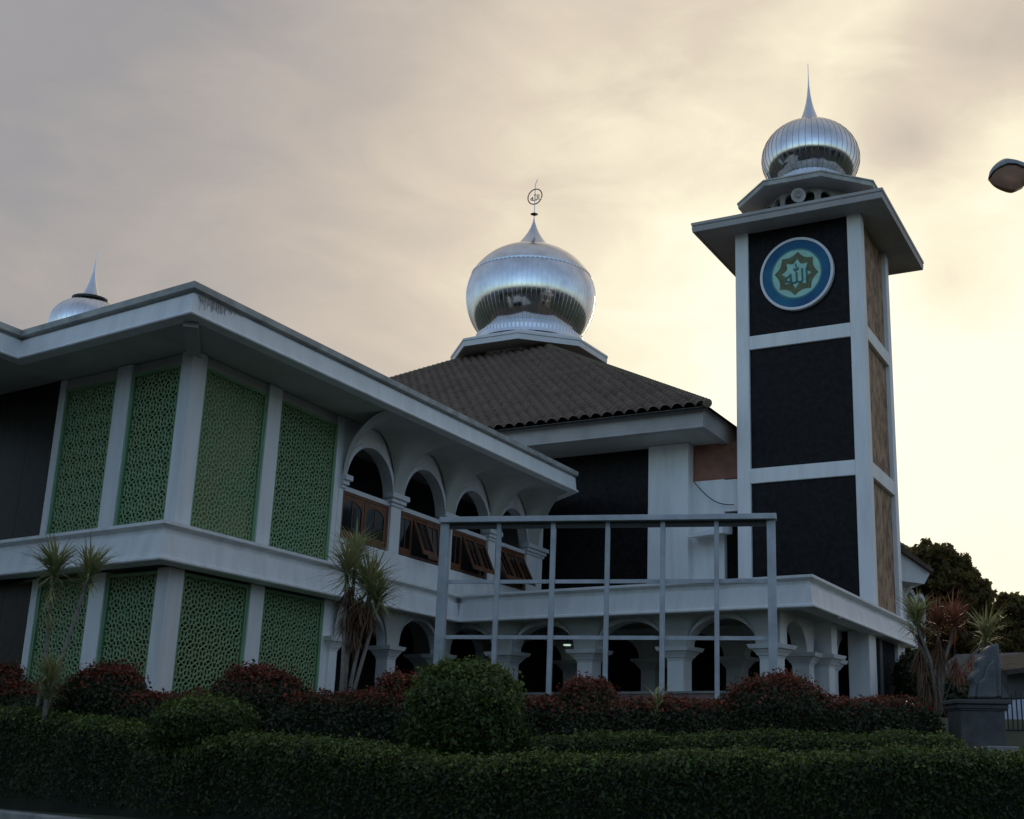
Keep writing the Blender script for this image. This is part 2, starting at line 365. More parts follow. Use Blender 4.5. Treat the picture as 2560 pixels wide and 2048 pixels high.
# flared coves: ruled surface from each wall arch out to a wider arch that leans to the eave
b=MB()
def cove(mb,fn,bl,u0,u1,zsp,ztop,outw,m=14,step=.09,lim=None):
    """fan vaulting over a row of bays: concave fans rise from every pier out to the flat soffit"""
    us=np.unique(np.round(np.r_[np.linspace(u0,u1,int((u1-u0)/step)),[v for b_ in bl for v in b_]],4)); ts=outw*np.linspace(0,1,m+1)**1.6
    vs=[]
    for t in ts:
        for u in us:
            if lim: u=min(u,lim(t))
            e=0
            for s0,s1 in bl:
                if s0<u<s1: e=min(u-s0,s1-u)/((s1-s0)/2)
            d=min(1,math.hypot(e,t/outw)); vs.append(fn(u,-.08-t,zsp+(ztop-zsp)*math.sqrt(max(0,1-(1-d)**2))))
    k=len(us); mb.add(vs,[(j*k+i,j*k+i+1,(j+1)*k+i+1,(j+1)*k+i) for j in range(m) for i in range(k-1)])
cove(b,W,bays,6.9,21.0,9.42,zr+.018,1.75,lim=lambda t:sE+.05+(21.3-sE)*(1-(t+.1)/2.25))
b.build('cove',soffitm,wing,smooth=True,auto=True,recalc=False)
# pillars of the lattice faces
def pillar(a0,a1,b0,b1,z0,z1,nm='pillar',m=white): q=MB(); q.ob(P,LA,LB,a0,a1,b0,b1,z0,z1); return q.build(nm,m,wing,bevel=.012)
for z0,z1 in ((base,ZS-.001),(ZT-.05,zr)):
    pillar(0,.55,0,.45,z0,z1)
    pillar(3.17,3.76,.0,.42,z0,z1)
    pillar(.0,.42,2.45,3.06,z0,z1)
    pillar(6.62,7.06,.03,.42,z0,z1)
    pillar(.03,.42,5.32,5.6,z0,z1)
# lattice panels -------------------------------------------------
def lattice(fn,u0,u1,z0,z1,per,wd,th,parent):
    """pierced screen: rosettes of six-pointed stars; fn(u,t,z)"""
    segs=[]
    h=per*math.sqrt(3)/2
    nu=int((u1-u0)/per)+3; nz=int((z1-z0)/h)+3
    R1=per*.5
    for j in range(-1,nz):
        for i in range(-1,nu):
            cx=u0+(i+(j%2)*.5)*per; cz=z0+j*h
            P6=lambda r,o:[(cx+r*math.cos(R(o+60*k)),cz+r*math.sin(R(o+60*k))) for k in range(6)]
            mid=P6(R1,0); star=P6(R1*.577,30); inn=P6(R1*.34,30); tip=P6(R1*1.1547,30)
            for k in range(6):
                segs.append((mid[k],star[k])); segs.append((star[k],mid[(k+1)%6]))
                segs.append((inn[k],inn[(k+1)%6])); segs.append((inn[k],star[k]))
                segs.append((tip[k],star[k]))
    out=[]
    def clip(p,q):
        t0,t1=0,1;dx,dz=q[0]-p[0],q[1]-p[1]
        for pp,qq in ((-dx,p[0]-u0),(dx,u1-p[0]),(-dz,p[1]-z0),(dz,z1-p[1])):
            if abs(pp)<1e-9:
                if qq<0: return None
                continue
            r=qq/pp
            if pp<0: t0=max(t0,r)
            else: t1=min(t1,r)
        if t0>=t1-1e-6: return None
        return (p[0]+t0*dx,p[1]+t0*dz),(p[0]+t1*dx,p[1]+t1*dz)
    seen=set();V=[]
    for p,q in segs:
        key=tuple(sorted(((round(p[0],3),round(p[1],3)),(round(q[0],3),round(q[1],3)))))
        if key in seen: continue
        seen.add(key); c=clip(p,q)
        if c is None: continue
        p,q=c; dx,dz=q[0]-p[0],q[1]-p[1]; L=math.hypot(dx,dz)
        if L<1e-3: continue
        nx,nz_=-dz/L*wd/2,dx/L*wd/2
        jt=random.uniform(0,.004)
        for t in (jt,th): 
            for (a,bz) in ((p[0]+nx,p[1]+nz_),(p[0]-nx,p[1]-nz_),(q[0]-nx,q[1]-nz_),(q[0]+nx,q[1]+nz_)): V.append(fn(a,t,bz))
    V=np.array(V); n=len(V)//8; b0=(np.arange(n)*8)[:,None,None]
    fq=np.array([(0,1,2,3),(0,3,7,4),(1,5,6,2)])[None]+b0
    return np_obj('lattice_screen',V,fq.reshape(-1,4),[green],parent=parent)
def fA(s,t,z): return W(s,t+.12,z)
def fB(s,t,z): return W(t+.12,s,z)
zpan=zr-.28
per=.50
cnt=0
for fn,u0,u1,nm in ((fA,.55,3.17,'A'),(fA,3.76,6.62,'A'),(fB,.45,2.45,'B'),(fB,3.06,5.32,'B')):
    for z0,z1 in ((1.7,ZS-.05),(ZT,zpan)):
        fm=MB()
        for a0,a1,c0,c1 in ((u0,u0+.10,z0,z1),(u1-.10,u1,z0,z1),(u0+.1,u1-.1,z1-.08,z1),(u0+.1,u1-.1,z0,z0+.06)):
            q=[(a0,c0),(a1,c0),(a1,c1),(a0,c1)]; fm.hexa([fn(x,-.05,z) for x,z in q]+[fn(x,.12,z) for x,z in q])
        fr=fm.build('lattice_panel',greenf,wing)
        lattice(fn,u0+.09,u1-.09,z0+.05,z1-.07,per if z0>5 else per*1.0,.026,.05,fr)
        gm=MB(); q=[(u0+.05,z0),(u1-.05,z0),(u1-.05,z1),(u0+.05,z1)]
        gm.add([fn(x,.16,z) for x,z in q]+[fn(x,.18,z) for x,z in q],[(0,1,2,3),(7,6,5,4)]); gm.build('pane',skypane if (nm=='A' and u0<1 and z0>5) else glassg,fr)
# lintel over the panels
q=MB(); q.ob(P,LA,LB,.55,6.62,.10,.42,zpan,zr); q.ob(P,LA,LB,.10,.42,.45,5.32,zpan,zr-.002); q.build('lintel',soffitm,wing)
# black stone cladding beyond the lattice on the left
for z0,z1 in ((base,ZT-.02),(ZT,zr)):
    q=MB()
    tt=5.6
    while tt<15:
        q.ob(P,LA,LB,.02,.3,tt,min(tt+1.19,15),z0,z1); tt+=1.2
    q.build('stone_cladding',stone,wing)
# ledge between the storeys (wing part)
sC,tC=st(C)
prof=lambda z:[(.08,z),(.10,z+.03),(.085,z+.085),(.01,z+.12),(-.07,z+.66),(-.17,z+.68),(-.17,z+.80),(.03,z+.87),(.03,z+.95),(-.5,z+.95),(-.5,z)]
sJ=st(J)[0]
tjd=(T-W(sJ,tC,0))*np.array([1,1,0]); tjd/=np.linalg.norm(tjd); lp=[W(sC,tC+14,0),C,W(sJ,tC,0),W(sJ,tC,0)+tjd*.004]
Jn=W(sJ,tC,0)
q=MB(); sweep(q,lp,prof(ZS),side=1); q.build('storey_ledge',white,wing)
q=MB(); q.ob(P,LA,LB,sC+.4,EA,tC+.4,5,ZS+.1,ZS+.5); q.build('floor_slab',soffitm,wing)
q=MB(); q.ob(P,LA,LB,sC+.45,.1,tC+.4,14,ZS+.12,ZS+.5); q.build('floor_slab',soffitm,wing)
# roof: fascia, top, soffit
sN,tN=st(at_z(46,898,zr)); sE,tE=st(at_z(1441,1229,zr)); print('RE',sE,tE,tR); rp=[W(sN-9,tN,0),W(sN,tN,0),W(sR,tR,0),W(sE,tE,0),W(21.4,.0,0),W(21.4,6,0)]
fh=ftop-zr
rprof=[(.06,zr-.03),(.08,zr+.0),(.06,zr+.04),(.0,zr+.065),(-.05,zr+fh*.68),(-.14,zr+fh*.70),(-.14,zr+fh*.78),(-.30,zr+fh*.80),(-.30,zr-.03)]
q=MB(); sweep(q,rp,rprof,side=1); q.build('roof_fascia',white,wing)
q=MB(); sweep(q,rp,[(-.09,zr+fh*.785),(.05,zr+fh*.80),(.06,zr+fh),(-.5,zr+fh*1.01),(-.5,zr+fh*.785)],side=1); q.build('roof_coping',capm,wing)
poly=[W(sN-9,tN+.2,0),W(sN+.2,tN+.2,0),W(sR+.2,tR+.2,0),W(sE-.1,tE+.2,0),W(21.2,.0,0),W(21.2,6,0),W(8,6,0),W(8,tN+9,0),W(sR-9,tN+9,0)]
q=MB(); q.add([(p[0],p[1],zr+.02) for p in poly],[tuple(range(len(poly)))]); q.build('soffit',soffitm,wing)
q=MB(); q.add([(p[0],p[1],zr+fh*.98) for p in poly],[tuple(range(len(poly)))]); q.build('roof_deck',capm,wing)
# beams of the soffit at the corner
q=MB()
def beam(a,b_,wd,z0,z1):
    a=np.array(a[:2]);b_=np.array(b_[:2]);d=b_-a;d/=np.linalg.norm(d);n=np.array([-d[1],d[0]])*wd/2
    q.prism([a-n,b_-n,b_+n,a+n],z0,z1)
beam(W(0.2,.2,0),W(sR+.35,tR+.35,0),.34,zr-.16,zr+.015)
q.build('soffit_beam',soffitm,wing)
# wooden windows in the bays
def casement(mb,gl,fn,u0,u1,z0,z1,tilt=0,arch=False):
    """one sash; tilt = how far the foot is pushed out"""
    def f2(x,t,z): return fn(x,t-tilt*(z1-z)/(z1-z0),z)
    fw=.10
    for a0,a1,c0,c1 in ((u0,u0+fw,z0,z1),(u1-fw,u1,z0,z1),(u0+fw,u1-fw,z1-fw*1.2,z1),(u0+fw,u1-fw,z0,z0+fw*1.5)):
        q=[(a0,c0),(a1,c0),(a1,c1),(a0,c1)]; mb.hexa([f2(x,.0,z) for x,z in q]+[f2(x,.06,z) for x,z in q])
    if arch:
        c=(u0+u1)/2;r=(u1-u0)/2-fw;n=10;zt=z1-fw*1.2
        for i in range(n):
            a0,a1=math.pi*i/n,math.pi*(i+1)/n
            q=[(c-r*math.cos(a0),zt-.30+.28*math.sin(a0)),(c-r*math.cos(a1),zt-.30+.28*math.sin(a1)),(c-r*math.cos(a1),zt+.01),(c-r*math.cos(a0),zt+.01)]
            mb.hexa([f2(x,.01,z) for x,z in q]+[f2(x,.05,z) for x,z in q])
    cm=(u0+u1)/2; q=[(cm-.018,z0+fw),(cm+.018,z0+fw),(cm+.018,z1-fw),(cm-.018,z1-fw)]; mb.hexa([f2(x,.012,z) for x,z in q]+[f2(x,.03,z) for x,z in q])
    q=[(u0+fw*.8,z0+fw),(u1-fw*.8,z0+fw),(u1-fw*.8,z1-fw),(u0+fw*.8,z1-fw)]
    gl.add([f2(x,.032,z) for x,z in q],[(0,1,2,3)])
fW=lambda s,t,z: W(s,t+.12,z)
for bi,(s0,s1) in enumerate(bays):
    fm,gl=MB(),MB(); z0,z1=7.6,8.99
    for a0,a1,c0,c1 in ((s0,s0+.09,z0,z1),(s1-.09,s1,z0,z1),(s0+.09,s1-.09,z1-.07,z1),(s0+.09,s1-.09,z0,z0+.08)):
        q=[(a0,c0),(a1,c0),(a1,c1),(a0,c1)]; fm.hexa([fW(x,-.02,z) for x,z in q]+[fW(x,.1,z) for x,z in q])
    n=3 if bi!=0 else 2
    w_=(s1-s0-.18)/n
    tilts={0:(0,0),1:(0,.55,.15),2:(0,.6,.6),3:(.7,.7,.7)}[bi]
    for k_ in range(n): casement(fm,gl,fW,s0+.09+k_*w_+.02,s0+.09+(k_+1)*w_-.02,z0+.09,z1-.08,tilts[k_],arch=(bi==0))
    wn=fm.build('window',wood,wing); gl.build('glass',glassd,wn,recalc=False)
# upper rooms behind: dark
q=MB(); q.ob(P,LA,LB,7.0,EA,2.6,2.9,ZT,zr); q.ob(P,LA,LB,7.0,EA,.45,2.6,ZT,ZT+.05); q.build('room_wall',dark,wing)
# end wall of the wing
q=MB(); q.ob(P,LA,LB,EA-.35,EA,.40,8,ZT,zr); q.build('end_wall',white,wing)
# ground floor of the wing: arcade
gb=[(7.45,10.0),(10.7,13.4),(14.1,16.8)]
q=MB(); ge=[7.06]+[v for bb in gb for v in bb]+[17.6]
SG=4.62
for s0,s1 in gb: arch_wall(q,W,s0,s1,SG,ZS+.15,.35,rz=.98)
for i in range(0,len(ge),2): q.ob(P,LA,LB,ge[i],ge[i+1],0,.35,SG,ZS+.15)
q.build('ground_arcade',white,wing)
q=MB()
cove(q,W,gb,7.06,17.6,SG,ZS+.1,.42)
q.build('ground_cove',soffitm,wing,smooth=True,recalc=False)
def column(mb,c,a,b_,w0,z0,zc,ex=.26,ch=.42):
    """square column with stepped flared capital; c centre, a/b unit dirs"""
    O=np.array([c[0],c[1],0.]); 
    def ring(h,z): return [O+x*a*h+y*b_*h+UP*z for x,y in ((-1,-1),(1,-1),(1,1),(-1,1))]
    mb.hexa(ring(w0,z0)+ring(w0,zc-ch))
    steps=[(w0+ex*.12,0,.10),(w0+ex*.38,.105,.20),(w0+ex*.62,.205,.29),(w0+ex,.295,.42)]
    for i,(hh,a0,a1) in enumerate(steps):
        h0=hh-.05 if i else w0
        mb.hexa(ring(h0,zc-ch+a0*ch/.42)+ring(hh,zc-ch+a1*ch/.42))
for i in range(2,len(ge)-0,2):
    cm=MB(); sc=(ge[i]+ge[i+1])/2
    if i==len(ge)-2: sc=17.15
    column(cm,W(sc,.17,0),LA,LB,.24,base,SG); cm.build('column',white,wing)
cm=MB(); column(cm,W(7.12,.14,0),LA,LB,.2,base,SG); cm.build('column',white,wing)
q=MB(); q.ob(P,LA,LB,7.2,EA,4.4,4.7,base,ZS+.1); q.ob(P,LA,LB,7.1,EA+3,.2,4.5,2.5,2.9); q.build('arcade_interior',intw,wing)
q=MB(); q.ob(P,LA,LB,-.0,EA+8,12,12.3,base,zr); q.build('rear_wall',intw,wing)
# stain on the fascia corner: moss and soot streaks as thin raised growth
q=MB()
for k_ in range(70):
    s=sR+.25+random.random()**1.3*1.5; zt=zr+fh*.70; L=random.uniform(.08,.45)*(1-(s-sR)/2.3); wd=random.uniform(.004,.022)
    q.add([W(s-wd,tR+.004,zt-.0),W(s+wd,tR+.004,zt-.0),W(s+wd*.3+random.uniform(-.05,.05),tR-.012,zt-L),W(s-wd*.5,tR-.012,zt-L*.9)],[(0,1,2,3)])
q.ob(P,LA,LB,sR+.2,sR+1.8,tR-.016,tR-.012,zr+fh*.66,zr+fh*.675); q.build('fascia_stain',mat('soot_stain',(.50,.47,.42),.9,var=.3,scale=20),wing,recalc=False)
# ================================================================ TERRACE BLOCK
TJ=(T-J);TJ[2]=0;Lj=np.linalg.norm(T-Jn*np.array([1,1,0])-np.array([0,0,T[2]])); TJ=TJ/np.linalg.norm(TJ)   # from inner corner to the right corner
inn=np.array([-TJ[1],TJ[0],0])
if inn[1]<0: inn=-inn
iR=np.array([-TA[1],TA[0],0])  # inward (left) from the right side
terr=thing('terrace_block','white arcaded ground floor block carrying the open terrace in front of the hall','building',(T[0]-6,T[1]+6,2.6))
Rr=T+TA*14.6
q=MB(); sweep(q,[J,T,Rr,Rr-TB*-1*0+TB*6],prof(ZS),side=-1) if False else sweep(q,[Jn-LA*.004,Jn,T,Rr,Rr+TB*6],prof(ZS),side=1)
q.build('terrace_ledge',white,terr)
q=MB(); pl=[Jn+inn*.4,T+inn*.4+iR*.4,Rr+iR*.4-TA*.3,Rr+iR*16,Jn+TA*9]
q.prism([p[:2] for p in pl],ZS+.10,ZS+.6); q.build('terrace_deck',soffitm,terr)
q=MB(); q.prism([p[:2] for p in (Jn+inn*.6,Jn+inn*13,Jn-TJ*12+inn*13,Jn-TJ*12+inn*3)],ZS+.13,ZS+.5); q.build('inner_ceiling',intw,terr)
Tc=T+inn*1.0
def K(s,t,z): return np.array([T[0]+TJ[0]*-s+inn[0]*(1.0-.28+t),T[1]-TJ[1]*s+inn[1]*(1.0-.28+t),z])   # s measured from T toward J
sc=[1.70,4.82,8.13,11.4,14.9]
cw=.28
SC_=4.72
for row,off in ((0,0),(1,4.2)):
    q=MB(); 
    Kr=(lambda o: (lambda s,t,z: K(s,t+o,z)))(off)
    for i in range(len(sc)-1): arch_wall(q,Kr,sc[i]+cw+.1,sc[i+1]-cw-.1,SC_,ZS+.15,.5,rz=.86)
    for s in sc: 
        O=Kr(s,0,0); q.ob(O,TJ,inn,-cw-.1,cw+.1,0,.5,SC_,ZS+.15)
    q.build('arch_wall',white,terr)
    for s in sc:
        cm=MB(); column(cm,Kr(s,.25,0),TJ,inn,cw,2.5,SC_,ex=.3); cm.build('column',white,terr)
q=MB()
cove(q,K,[(sc[i]+cw+.1,sc[i+1]-cw-.1) for i in range(len(sc)-1)],sc[0]-cw-.1,sc[-1]+cw,SC_,ZS+.09,.7)
q.build('cove',soffitm,terr,smooth=True,recalc=False)
# side row of columns
c0=K(1.70,.25,0)
def KS(s,t,z): return np.array([c0[0]+TA[0]*s+iR[0]*(t-.25),c0[1]+TA[1]*s+iR[1]*(t-.25),z])
ss=[0,3.28,6.3,9.4]
q=MB()
for i in range(3): arch_wall(q,KS,ss[i]+cw+.1,ss[i+1]-cw-.1,SC_,ZS+.15,.5,rz=.86)
for s in ss[1:3]: q.ob(KS(s,0,0),TA,iR,-cw-.1,cw+.1,0,.5,SC_,ZS+.15)
q.build('arch_wall',white,terr)
for s in ss[1:3]:
    cm=MB(); column(cm,KS(s,.25,0),TA,iR,cw,2.5,SC_,ex=.3); cm.build('column',white,terr)
# right side: pier, dark stone panel, end pier (under the tower)
sd0=T+iR*.32
q=MB(); q.ob(sd0,TA,iR,8.25,9.3,0,.75,2.4,ZS+.1); q.build('corner_pier',white,terr,bevel=.012)
q=MB(); q.ob(sd0,TA,iR,13.0,13.9,0,.5,2.4,ZS+.1); q.build('corner_pier',white,terr,bevel=.012)
q=MB(); q.ob(sd0,TA,iR,9.3,13.0,.14,.4,2.4,ZS+.1); q.build('stone_panel',mat('matt_dark_stone',(.035,.037,.042),.9,var=.2,spec=.02),terr)
q=MB(); q.ob(sd0,TA,iR,8.6,8.9,.75,6.4,2.4,ZS+.1); q.build('stone_panel',stone,terr)
# plinth, floor, interior walls
q=MB(); O=K(0,0,0)
q.ob(O,-TJ,inn,1.2,14,-.25,.55,2.0,3.30); q.build('plinth_wall',pink,terr)
q=MB(); q.ob(O,-TJ,inn,1.2,14,-.30,.60,3.30,3.37); q.build('plinth_cap',conc,terr)
q=MB(); q.ob(O,-TJ,inn,1.4,15,.6,12,2.2,2.6); q.ob(O,-TJ,inn,1.5,26,9.5,9.8,2.6,ZS+.1); q.ob(O,-TJ,inn,14.6,14.9,5,9.5,2.6,ZS+.1); q.build('inner_wall',intw,terr)
# ceiling lights
for i,(px,py) in enumerate(((1309,1562),(1533,1552),(1757,1541),(2092,1545))):
    p=at_z(px,py,ZS-.02)
    q=MB(); q.lathe((0,0,0),[(.02,.14),(.13,.14),(.14,.06),(.09,0),(0,-.01)],n=14,cap=False)
    q.v=[(x+p[0],y+p[1],z+ZS-.06) for x,y,z in q.v]
    lab=['round white ceiling light near the inner corner of the terrace arcade','round white ceiling light above the second arch from the left','round white ceiling light between the two right arches','round white ceiling light under the right side of the terrace ledge'][i]
    tag(q.build('ceiling_light',bulb,origin=p,smooth=True),lab,'lamp','ceiling lights under the terrace')
p=on_v(1418,1611,K(8,3.6,0),TJ); t_=thing('hanging_lamp','small glowing lamp deep inside the dark arcade behind the left columns','lamp',p)
q=MB(); q.lathe(p,[(.0,.07),(.22,.05),(.25,0),(.0,-.02)],n=16,cap=False); q.build('shade',bulb,t_)
q=MB(); q.lathe(p+UP*-.05,[(0,0),(.13,.0),(.13,.04),(0,.04)],n=12,cap=False); q.build('bulb',lit,t_)
q=MB(); q.tube([p+UP*.05,(p[0],p[1],ZS+.1)],.012,6); q.build('cord',cablem,t_)
# ================================================================ TOWER
Pt=on_v(2187,1497,T+iR*.35,TA)
TW,TD=5.25,4.9
def Wt(s,t,z): return np.array([Pt[0]+s*TB[0]+t*TA[0],Pt[1]+s*TB[1]+t*TA[1],z])
zt=zat(Wt(.58,0,0),531)
tower=thing('clock_style_minaret','tall square white framed minaret tower faced with black stone, topped by a silver dome','tower',(*Wt(2.6,2.4,0)[:2],ZT))
print('tower top',zt, proj(Wt(0,0,zt)),proj(Wt(TW/2,TD/2,zt+2)))
zb=[(ZT-.6,11.62,12.22),(0,17.1,17.66)]
pw=.55
zt_=zt; zt=zt+.0
for i,(s,t) in enumerate(((0,0),(TW-pw,0),(0,TD-pw),(TW-pw,TD-pw))):
    q=MB(); q.ob(Pt,TB,TA,s,s+pw,t,t+pw,ZT-.8,zt); q.build('corner_post',white,tower,bevel=.015)
for z0,z1 in ((11.64,12.22),(17.08,17.64)):
    q=MB()
    q.ob(Pt,TB,TA,pw,TW-pw,.02,.4,z0,z1); q.ob(Pt,TB,TA,.02,.4,pw,TD-pw,z0,z1); q.ob(Pt,TB,TA,TW-.4,TW-.02,pw,TD-pw,z0,z1); q.ob(Pt,TB,TA,pw,TW-pw,TD-.4,TD-.02,z0,z1)
    q.build('band_course',white,tower,bevel=.012)
for z0,z1 in ((ZT-.7,11.64),(12.22,17.08),(17.64,zt)):
    q=MB(); q.ob(Pt,TB,TA,pw,TW-pw,.14,.3,z0,z1)
    q.build('front_stone_panel',stone,tower)
    q=MB(); q.ob(Pt,TB,TA,.18,.32,pw,TD-pw,z0,z1); q.build('side_stone_panel',brownst,tower)
    q=MB(); q.ob(Pt,TB,TA,TW-.32,TW-.18,pw,TD-pw,z0,z1); q.ob(Pt,TB,TA,pw,TW-pw,TD-.32,TD-.18,z0,z1); q.build('rear_stone_panel',stone,tower)
# eave
best=None
for o in np.arange(.6,2.6,.02):
    p0=np.array([*Wt(-o,-o,0)[:2],0]); z=zat(p0,482); 
    e=abs(proj((p0[0],p0[1],z))[0]-2203)+3*abs((z-zt)*20)
    if best is None or e<best[0]: best=(e,o,z)
oh=best[1]; ze=zt+.0; print('tower eave',best,[proj(Wt(-oh,-oh,ze)),proj(Wt(TW+oh,-oh,ze)),proj(Wt(-oh,TD+oh,ze))])
ze-=.12; ep=[Wt(-oh,-oh,0),Wt(TW+oh+.35,-oh,0),Wt(TW+oh+.35,TD+oh+.8,0),Wt(-oh,TD+oh+.8,0)]
q=MB(); q.prism([p[:2] for p in ep],ze,ze+.10); 
q.build('eave_soffit',greyp,tower)
q=MB()
mid=[(ep[i]+ep[(i+1)%4])/2 for i in range(4)]
loop=[mid[0]]+[ep[1],ep[2],ep[3],ep[0]]+[mid[0]]
sweep(q,loop,[(.02,ze-.06),(.05,ze+.14),(.0,ze+.18),(.06,ze+.22),(.07,ze+.33),(-.3,ze+.36),(-.06,ze-.06)],side=-1)
q.build('eave_fascia',greyp,tower)
# low pyramid roof above the eave
tc_=Wt(TW/2,TD/2,0)
q=MB(); b0=[p+UP*(ze+.34) for p in ep]; s_=.55; b1=[tc_+(p-tc_)*s_+UP*(ze+1.15) for p in ep]
q.add(b0+b1,[(0,1,5,4),(1,2,6,5),(2,3,7,6),(3,0,4,7),(4,5,6,7)]); q.build('hip_roof',greyp,tower)
def octo(c,Rr_,a0,n=8): return [np.array([c[0]+Rr_*math.sin(a0+math.pi/8+i*math.pi/4),c[1]+Rr_*math.cos(a0+math.pi/8+i*math.pi/4),0]) for i in range(n)]
def cupola(par,c,Rc,rd,zcap,capth,zbase,a0,capm_,arches=True,soff=None,lip=.12):
    """octagonal cap on an arcaded octagonal drum"""
    oc=octo(c,Rc,a0)
    q=MB(); q.prism([p[:2] for p in oc],zcap,zcap+.06); q.build('cap_soffit',soff or soffitm,par)
    q=MB(); m_=(oc[0]+oc[-1])/2; lp=[m_]+oc+[m_]
    sweep(q,lp,[(0,zcap-.04),(.02,zcap+capth*.6),(-.03,zcap+capth*.62),(.05,zcap+capth*.7),(.05,zcap+capth),(-.3,zcap+capth+.03),(-.12,zcap-.04)],side=-1); q.build('cap_fascia',capm_,par)
    ot=[(p-c)*.0+p for p in oc]
    q=MB(); top=[np.array([c[0],c[1],0])+(p-np.array([c[0],c[1],0]))*.62+UP*(zcap+capth+Rc*.16) for p in oc]; bt=[p+UP*(zcap+capth+.02) for p in oc]
    q.add(bt+top,[(i,(i+1)%8,8+(i+1)%8,8+i) for i in range(8)]+[tuple(range(8,16))]); q.build('cap_roof',capm_,par)
    od=octo(c,rd,a0); q=MB()
    for i in range(8):
        a,b_=od[i],od[(i+1)%8]; L=np.linalg.norm(b_-a); d=(b_-a)/L; n_=np.array([c[0],c[1],0])-(a+b_)/2; n_/=np.linalg.norm(n_)
        fn=lambda s,t,z:np.array([*(a+d*s+n_*t)[:2],z])
        nb=2; wv=L/nb; zz=zcap-.35*wv
        for k_ in range(nb):
            s0=k_*wv+.18*wv; s1=(k_+1)*wv-.18*wv
            hz=zcap-(s1-s0)/2-.12
            arch_wall(q,fn,s0,s1,hz,zcap,.15,n=8)
            q.hexa([fn(x,t,zbase) for x,t in ((k_*wv,0),(s0,0),(s0,.15),(k_*wv,.15))]+[fn(x,t,zcap) for x,t in ((k_*wv,0),(s0,0),(s0,.15),(k_*wv,.15))])
            q.hexa([fn(x,t,zbase) for x,t in ((s1,0),((k_+1)*wv,0),((k_+1)*wv,.15),(s1,.15))]+[fn(x,t,zcap) for x,t in ((s1,0),((k_+1)*wv,0),((k_+1)*wv,.15),(s1,.15))])
    q.build('drum',soff or soffitm,par)
    q=MB(); q.prism([p[:2] for p in octo(c,rd*.8,a0)],zbase,zcap); q.build('drum_core',dark,par)
def dome(par,c,zc,r,ztop,zbot,zspire,flare_r,spire_seg=None,nseg=64,collar=True,zcap=None,ball=None,band=False,spw=2.3,seamm=None):
    """bulbous steel dome of upright strips: widest radius r at zc"""
    prof=[]; hb=zc-zbot; ht=ztop-zc
    n=26
    for i in range(n+1):   # lower part, from the neck out to the equator
        a=-math.pi/2*.72+ (math.pi/2*.72)*i/n
        prof.append((r*math.cos(a)**.9,zc+hb*math.sin(a)/math.sin(math.pi/2*.72)))
    a_end=math.acos(flare_r/r)
    for i in range(1,n+1):
        a=a_end*i/n; prof.append((r*math.cos(a),zc+ht*math.sin(a)/math.sin(a_end)))
    if band:
        q=MB(); lo=[p for p in prof if p[1]<=zc+ht*.42]; hi=[p for p in prof if p[1]>=zc+ht*.38]
        q.lathe((c[0],c[1],0),lo,n=nseg,cap=False); q.build('dome_shell',steel,par,smooth=True,recalc=True)
        q=MB(); q.lathe((c[0],c[1],0),[(a+.035,z) for a,z in hi],n=nseg,cap=False); q.build('dome_crown',steel,par,smooth=True,recalc=True)
        q=MB()
        for i in range(nseg): # lapped scalloped edge
            a0=2*math.pi*i/nseg;a1=2*math.pi*(i+1)/nseg;rr=hi[0][0]+.045;z=hi[0][1]
            pts=[(a0,z+.06),(a0,z-.02),((a0+a1)/2,z-.09),(a1,z-.02),(a1,z+.06)]
            q.add([(c[0]+rr*math.cos(a),c[1]+rr*math.sin(a),zz) for a,zz in pts],[(0,1,2,3,4)])
        q.build('seam_band',darkmet if False else steel2,par,recalc=False)
    else:
        q=MB(); q.lathe((c[0],c[1],0),prof,n=nseg,cap=False); q.build('dome_shell',steel,par,smooth=True,recalc=True)
    # standing seams
    q=MB()
    for i in range(nseg):
        a=2*math.pi*i/nseg; u=np.array([math.cos(a),math.sin(a),0]); v=np.array([-math.sin(a),math.cos(a),0])
        vs=[]
        for rr,z in prof[4::2]: 
            for o,wd in ((.0,-.010),(.016,0),(.0,.010)): vs.append(np.array([c[0],c[1],z])+u*(rr+o)+v*wd)
        k=len(prof[4::2]); q.add(vs,[(j*3+m,j*3+m+1,(j+1)*3+m+1,(j+1)*3+m) for j in range(k-1) for m in range(2)])
    q.build('seam',seamm or (darkmet if nseg<60 else steel2),par,recalc=False)
    sp=[(flare_r,ztop)]
    H=zspire-ztop
    for t in (.03,.08,.15,.24,.35,.48,.64,.82,1): sp.append((flare_r*(.93*(1-t)**spw)+.012,ztop+H*t))
    q=MB(); q.lathe((c[0],c[1],0),sp,n=24,cap=True); q.build('spire',steel,par,smooth=True,auto=True)
    if collar:
        rn=r*.82; zcb=zcap
        q=MB(); hcol=zbot-zcb+.42*hb
        pr=[(rn*1.02,zcb),(rn*.99,zcb+hcol*.4),(rn*.93,zcb+hcol*.45),(rn*.88,zcb+hcol*.9),(rn*.74,zcb+hcol)]
        q.lathe((c[0],c[1],0),pr,n=nseg,split=True); q.build('dome_collar',steel2,par)
        q=MB()
        for i in range(nseg):
            a=2*math.pi*i/nseg; q.box((c[0]+rn*1.0*math.cos(a),c[1]+rn*1.0*math.sin(a),zcb+hcol*.2),.05,rn*.045,hcol*.36,rz=a)
        q.build('collar_flute',steel2,par)
yc=tc_[1]
def zc_(px,py,y): return at_y(px,py,y)[2]
rT=122/F*math.hypot(yc,22)*1.0/1.0
rT=122*math.hypot(yc,tc_[0],22)/F/1.02
z_eq=zc_(2030,398,yc); zd_t=zc_(2030,303,yc); zd_b=zc_(2030,452,yc); z_sp=zc_(2027,160,yc)
print('tower dome r',rT,'z',z_eq,zd_t,zd_b,z_sp,'eave',ze)
zcap_t=zc_(2030,448,yc-2.7)
print('tower cap z',zcap_t)
zcap_t=max(zcap_t,ze+1.0)
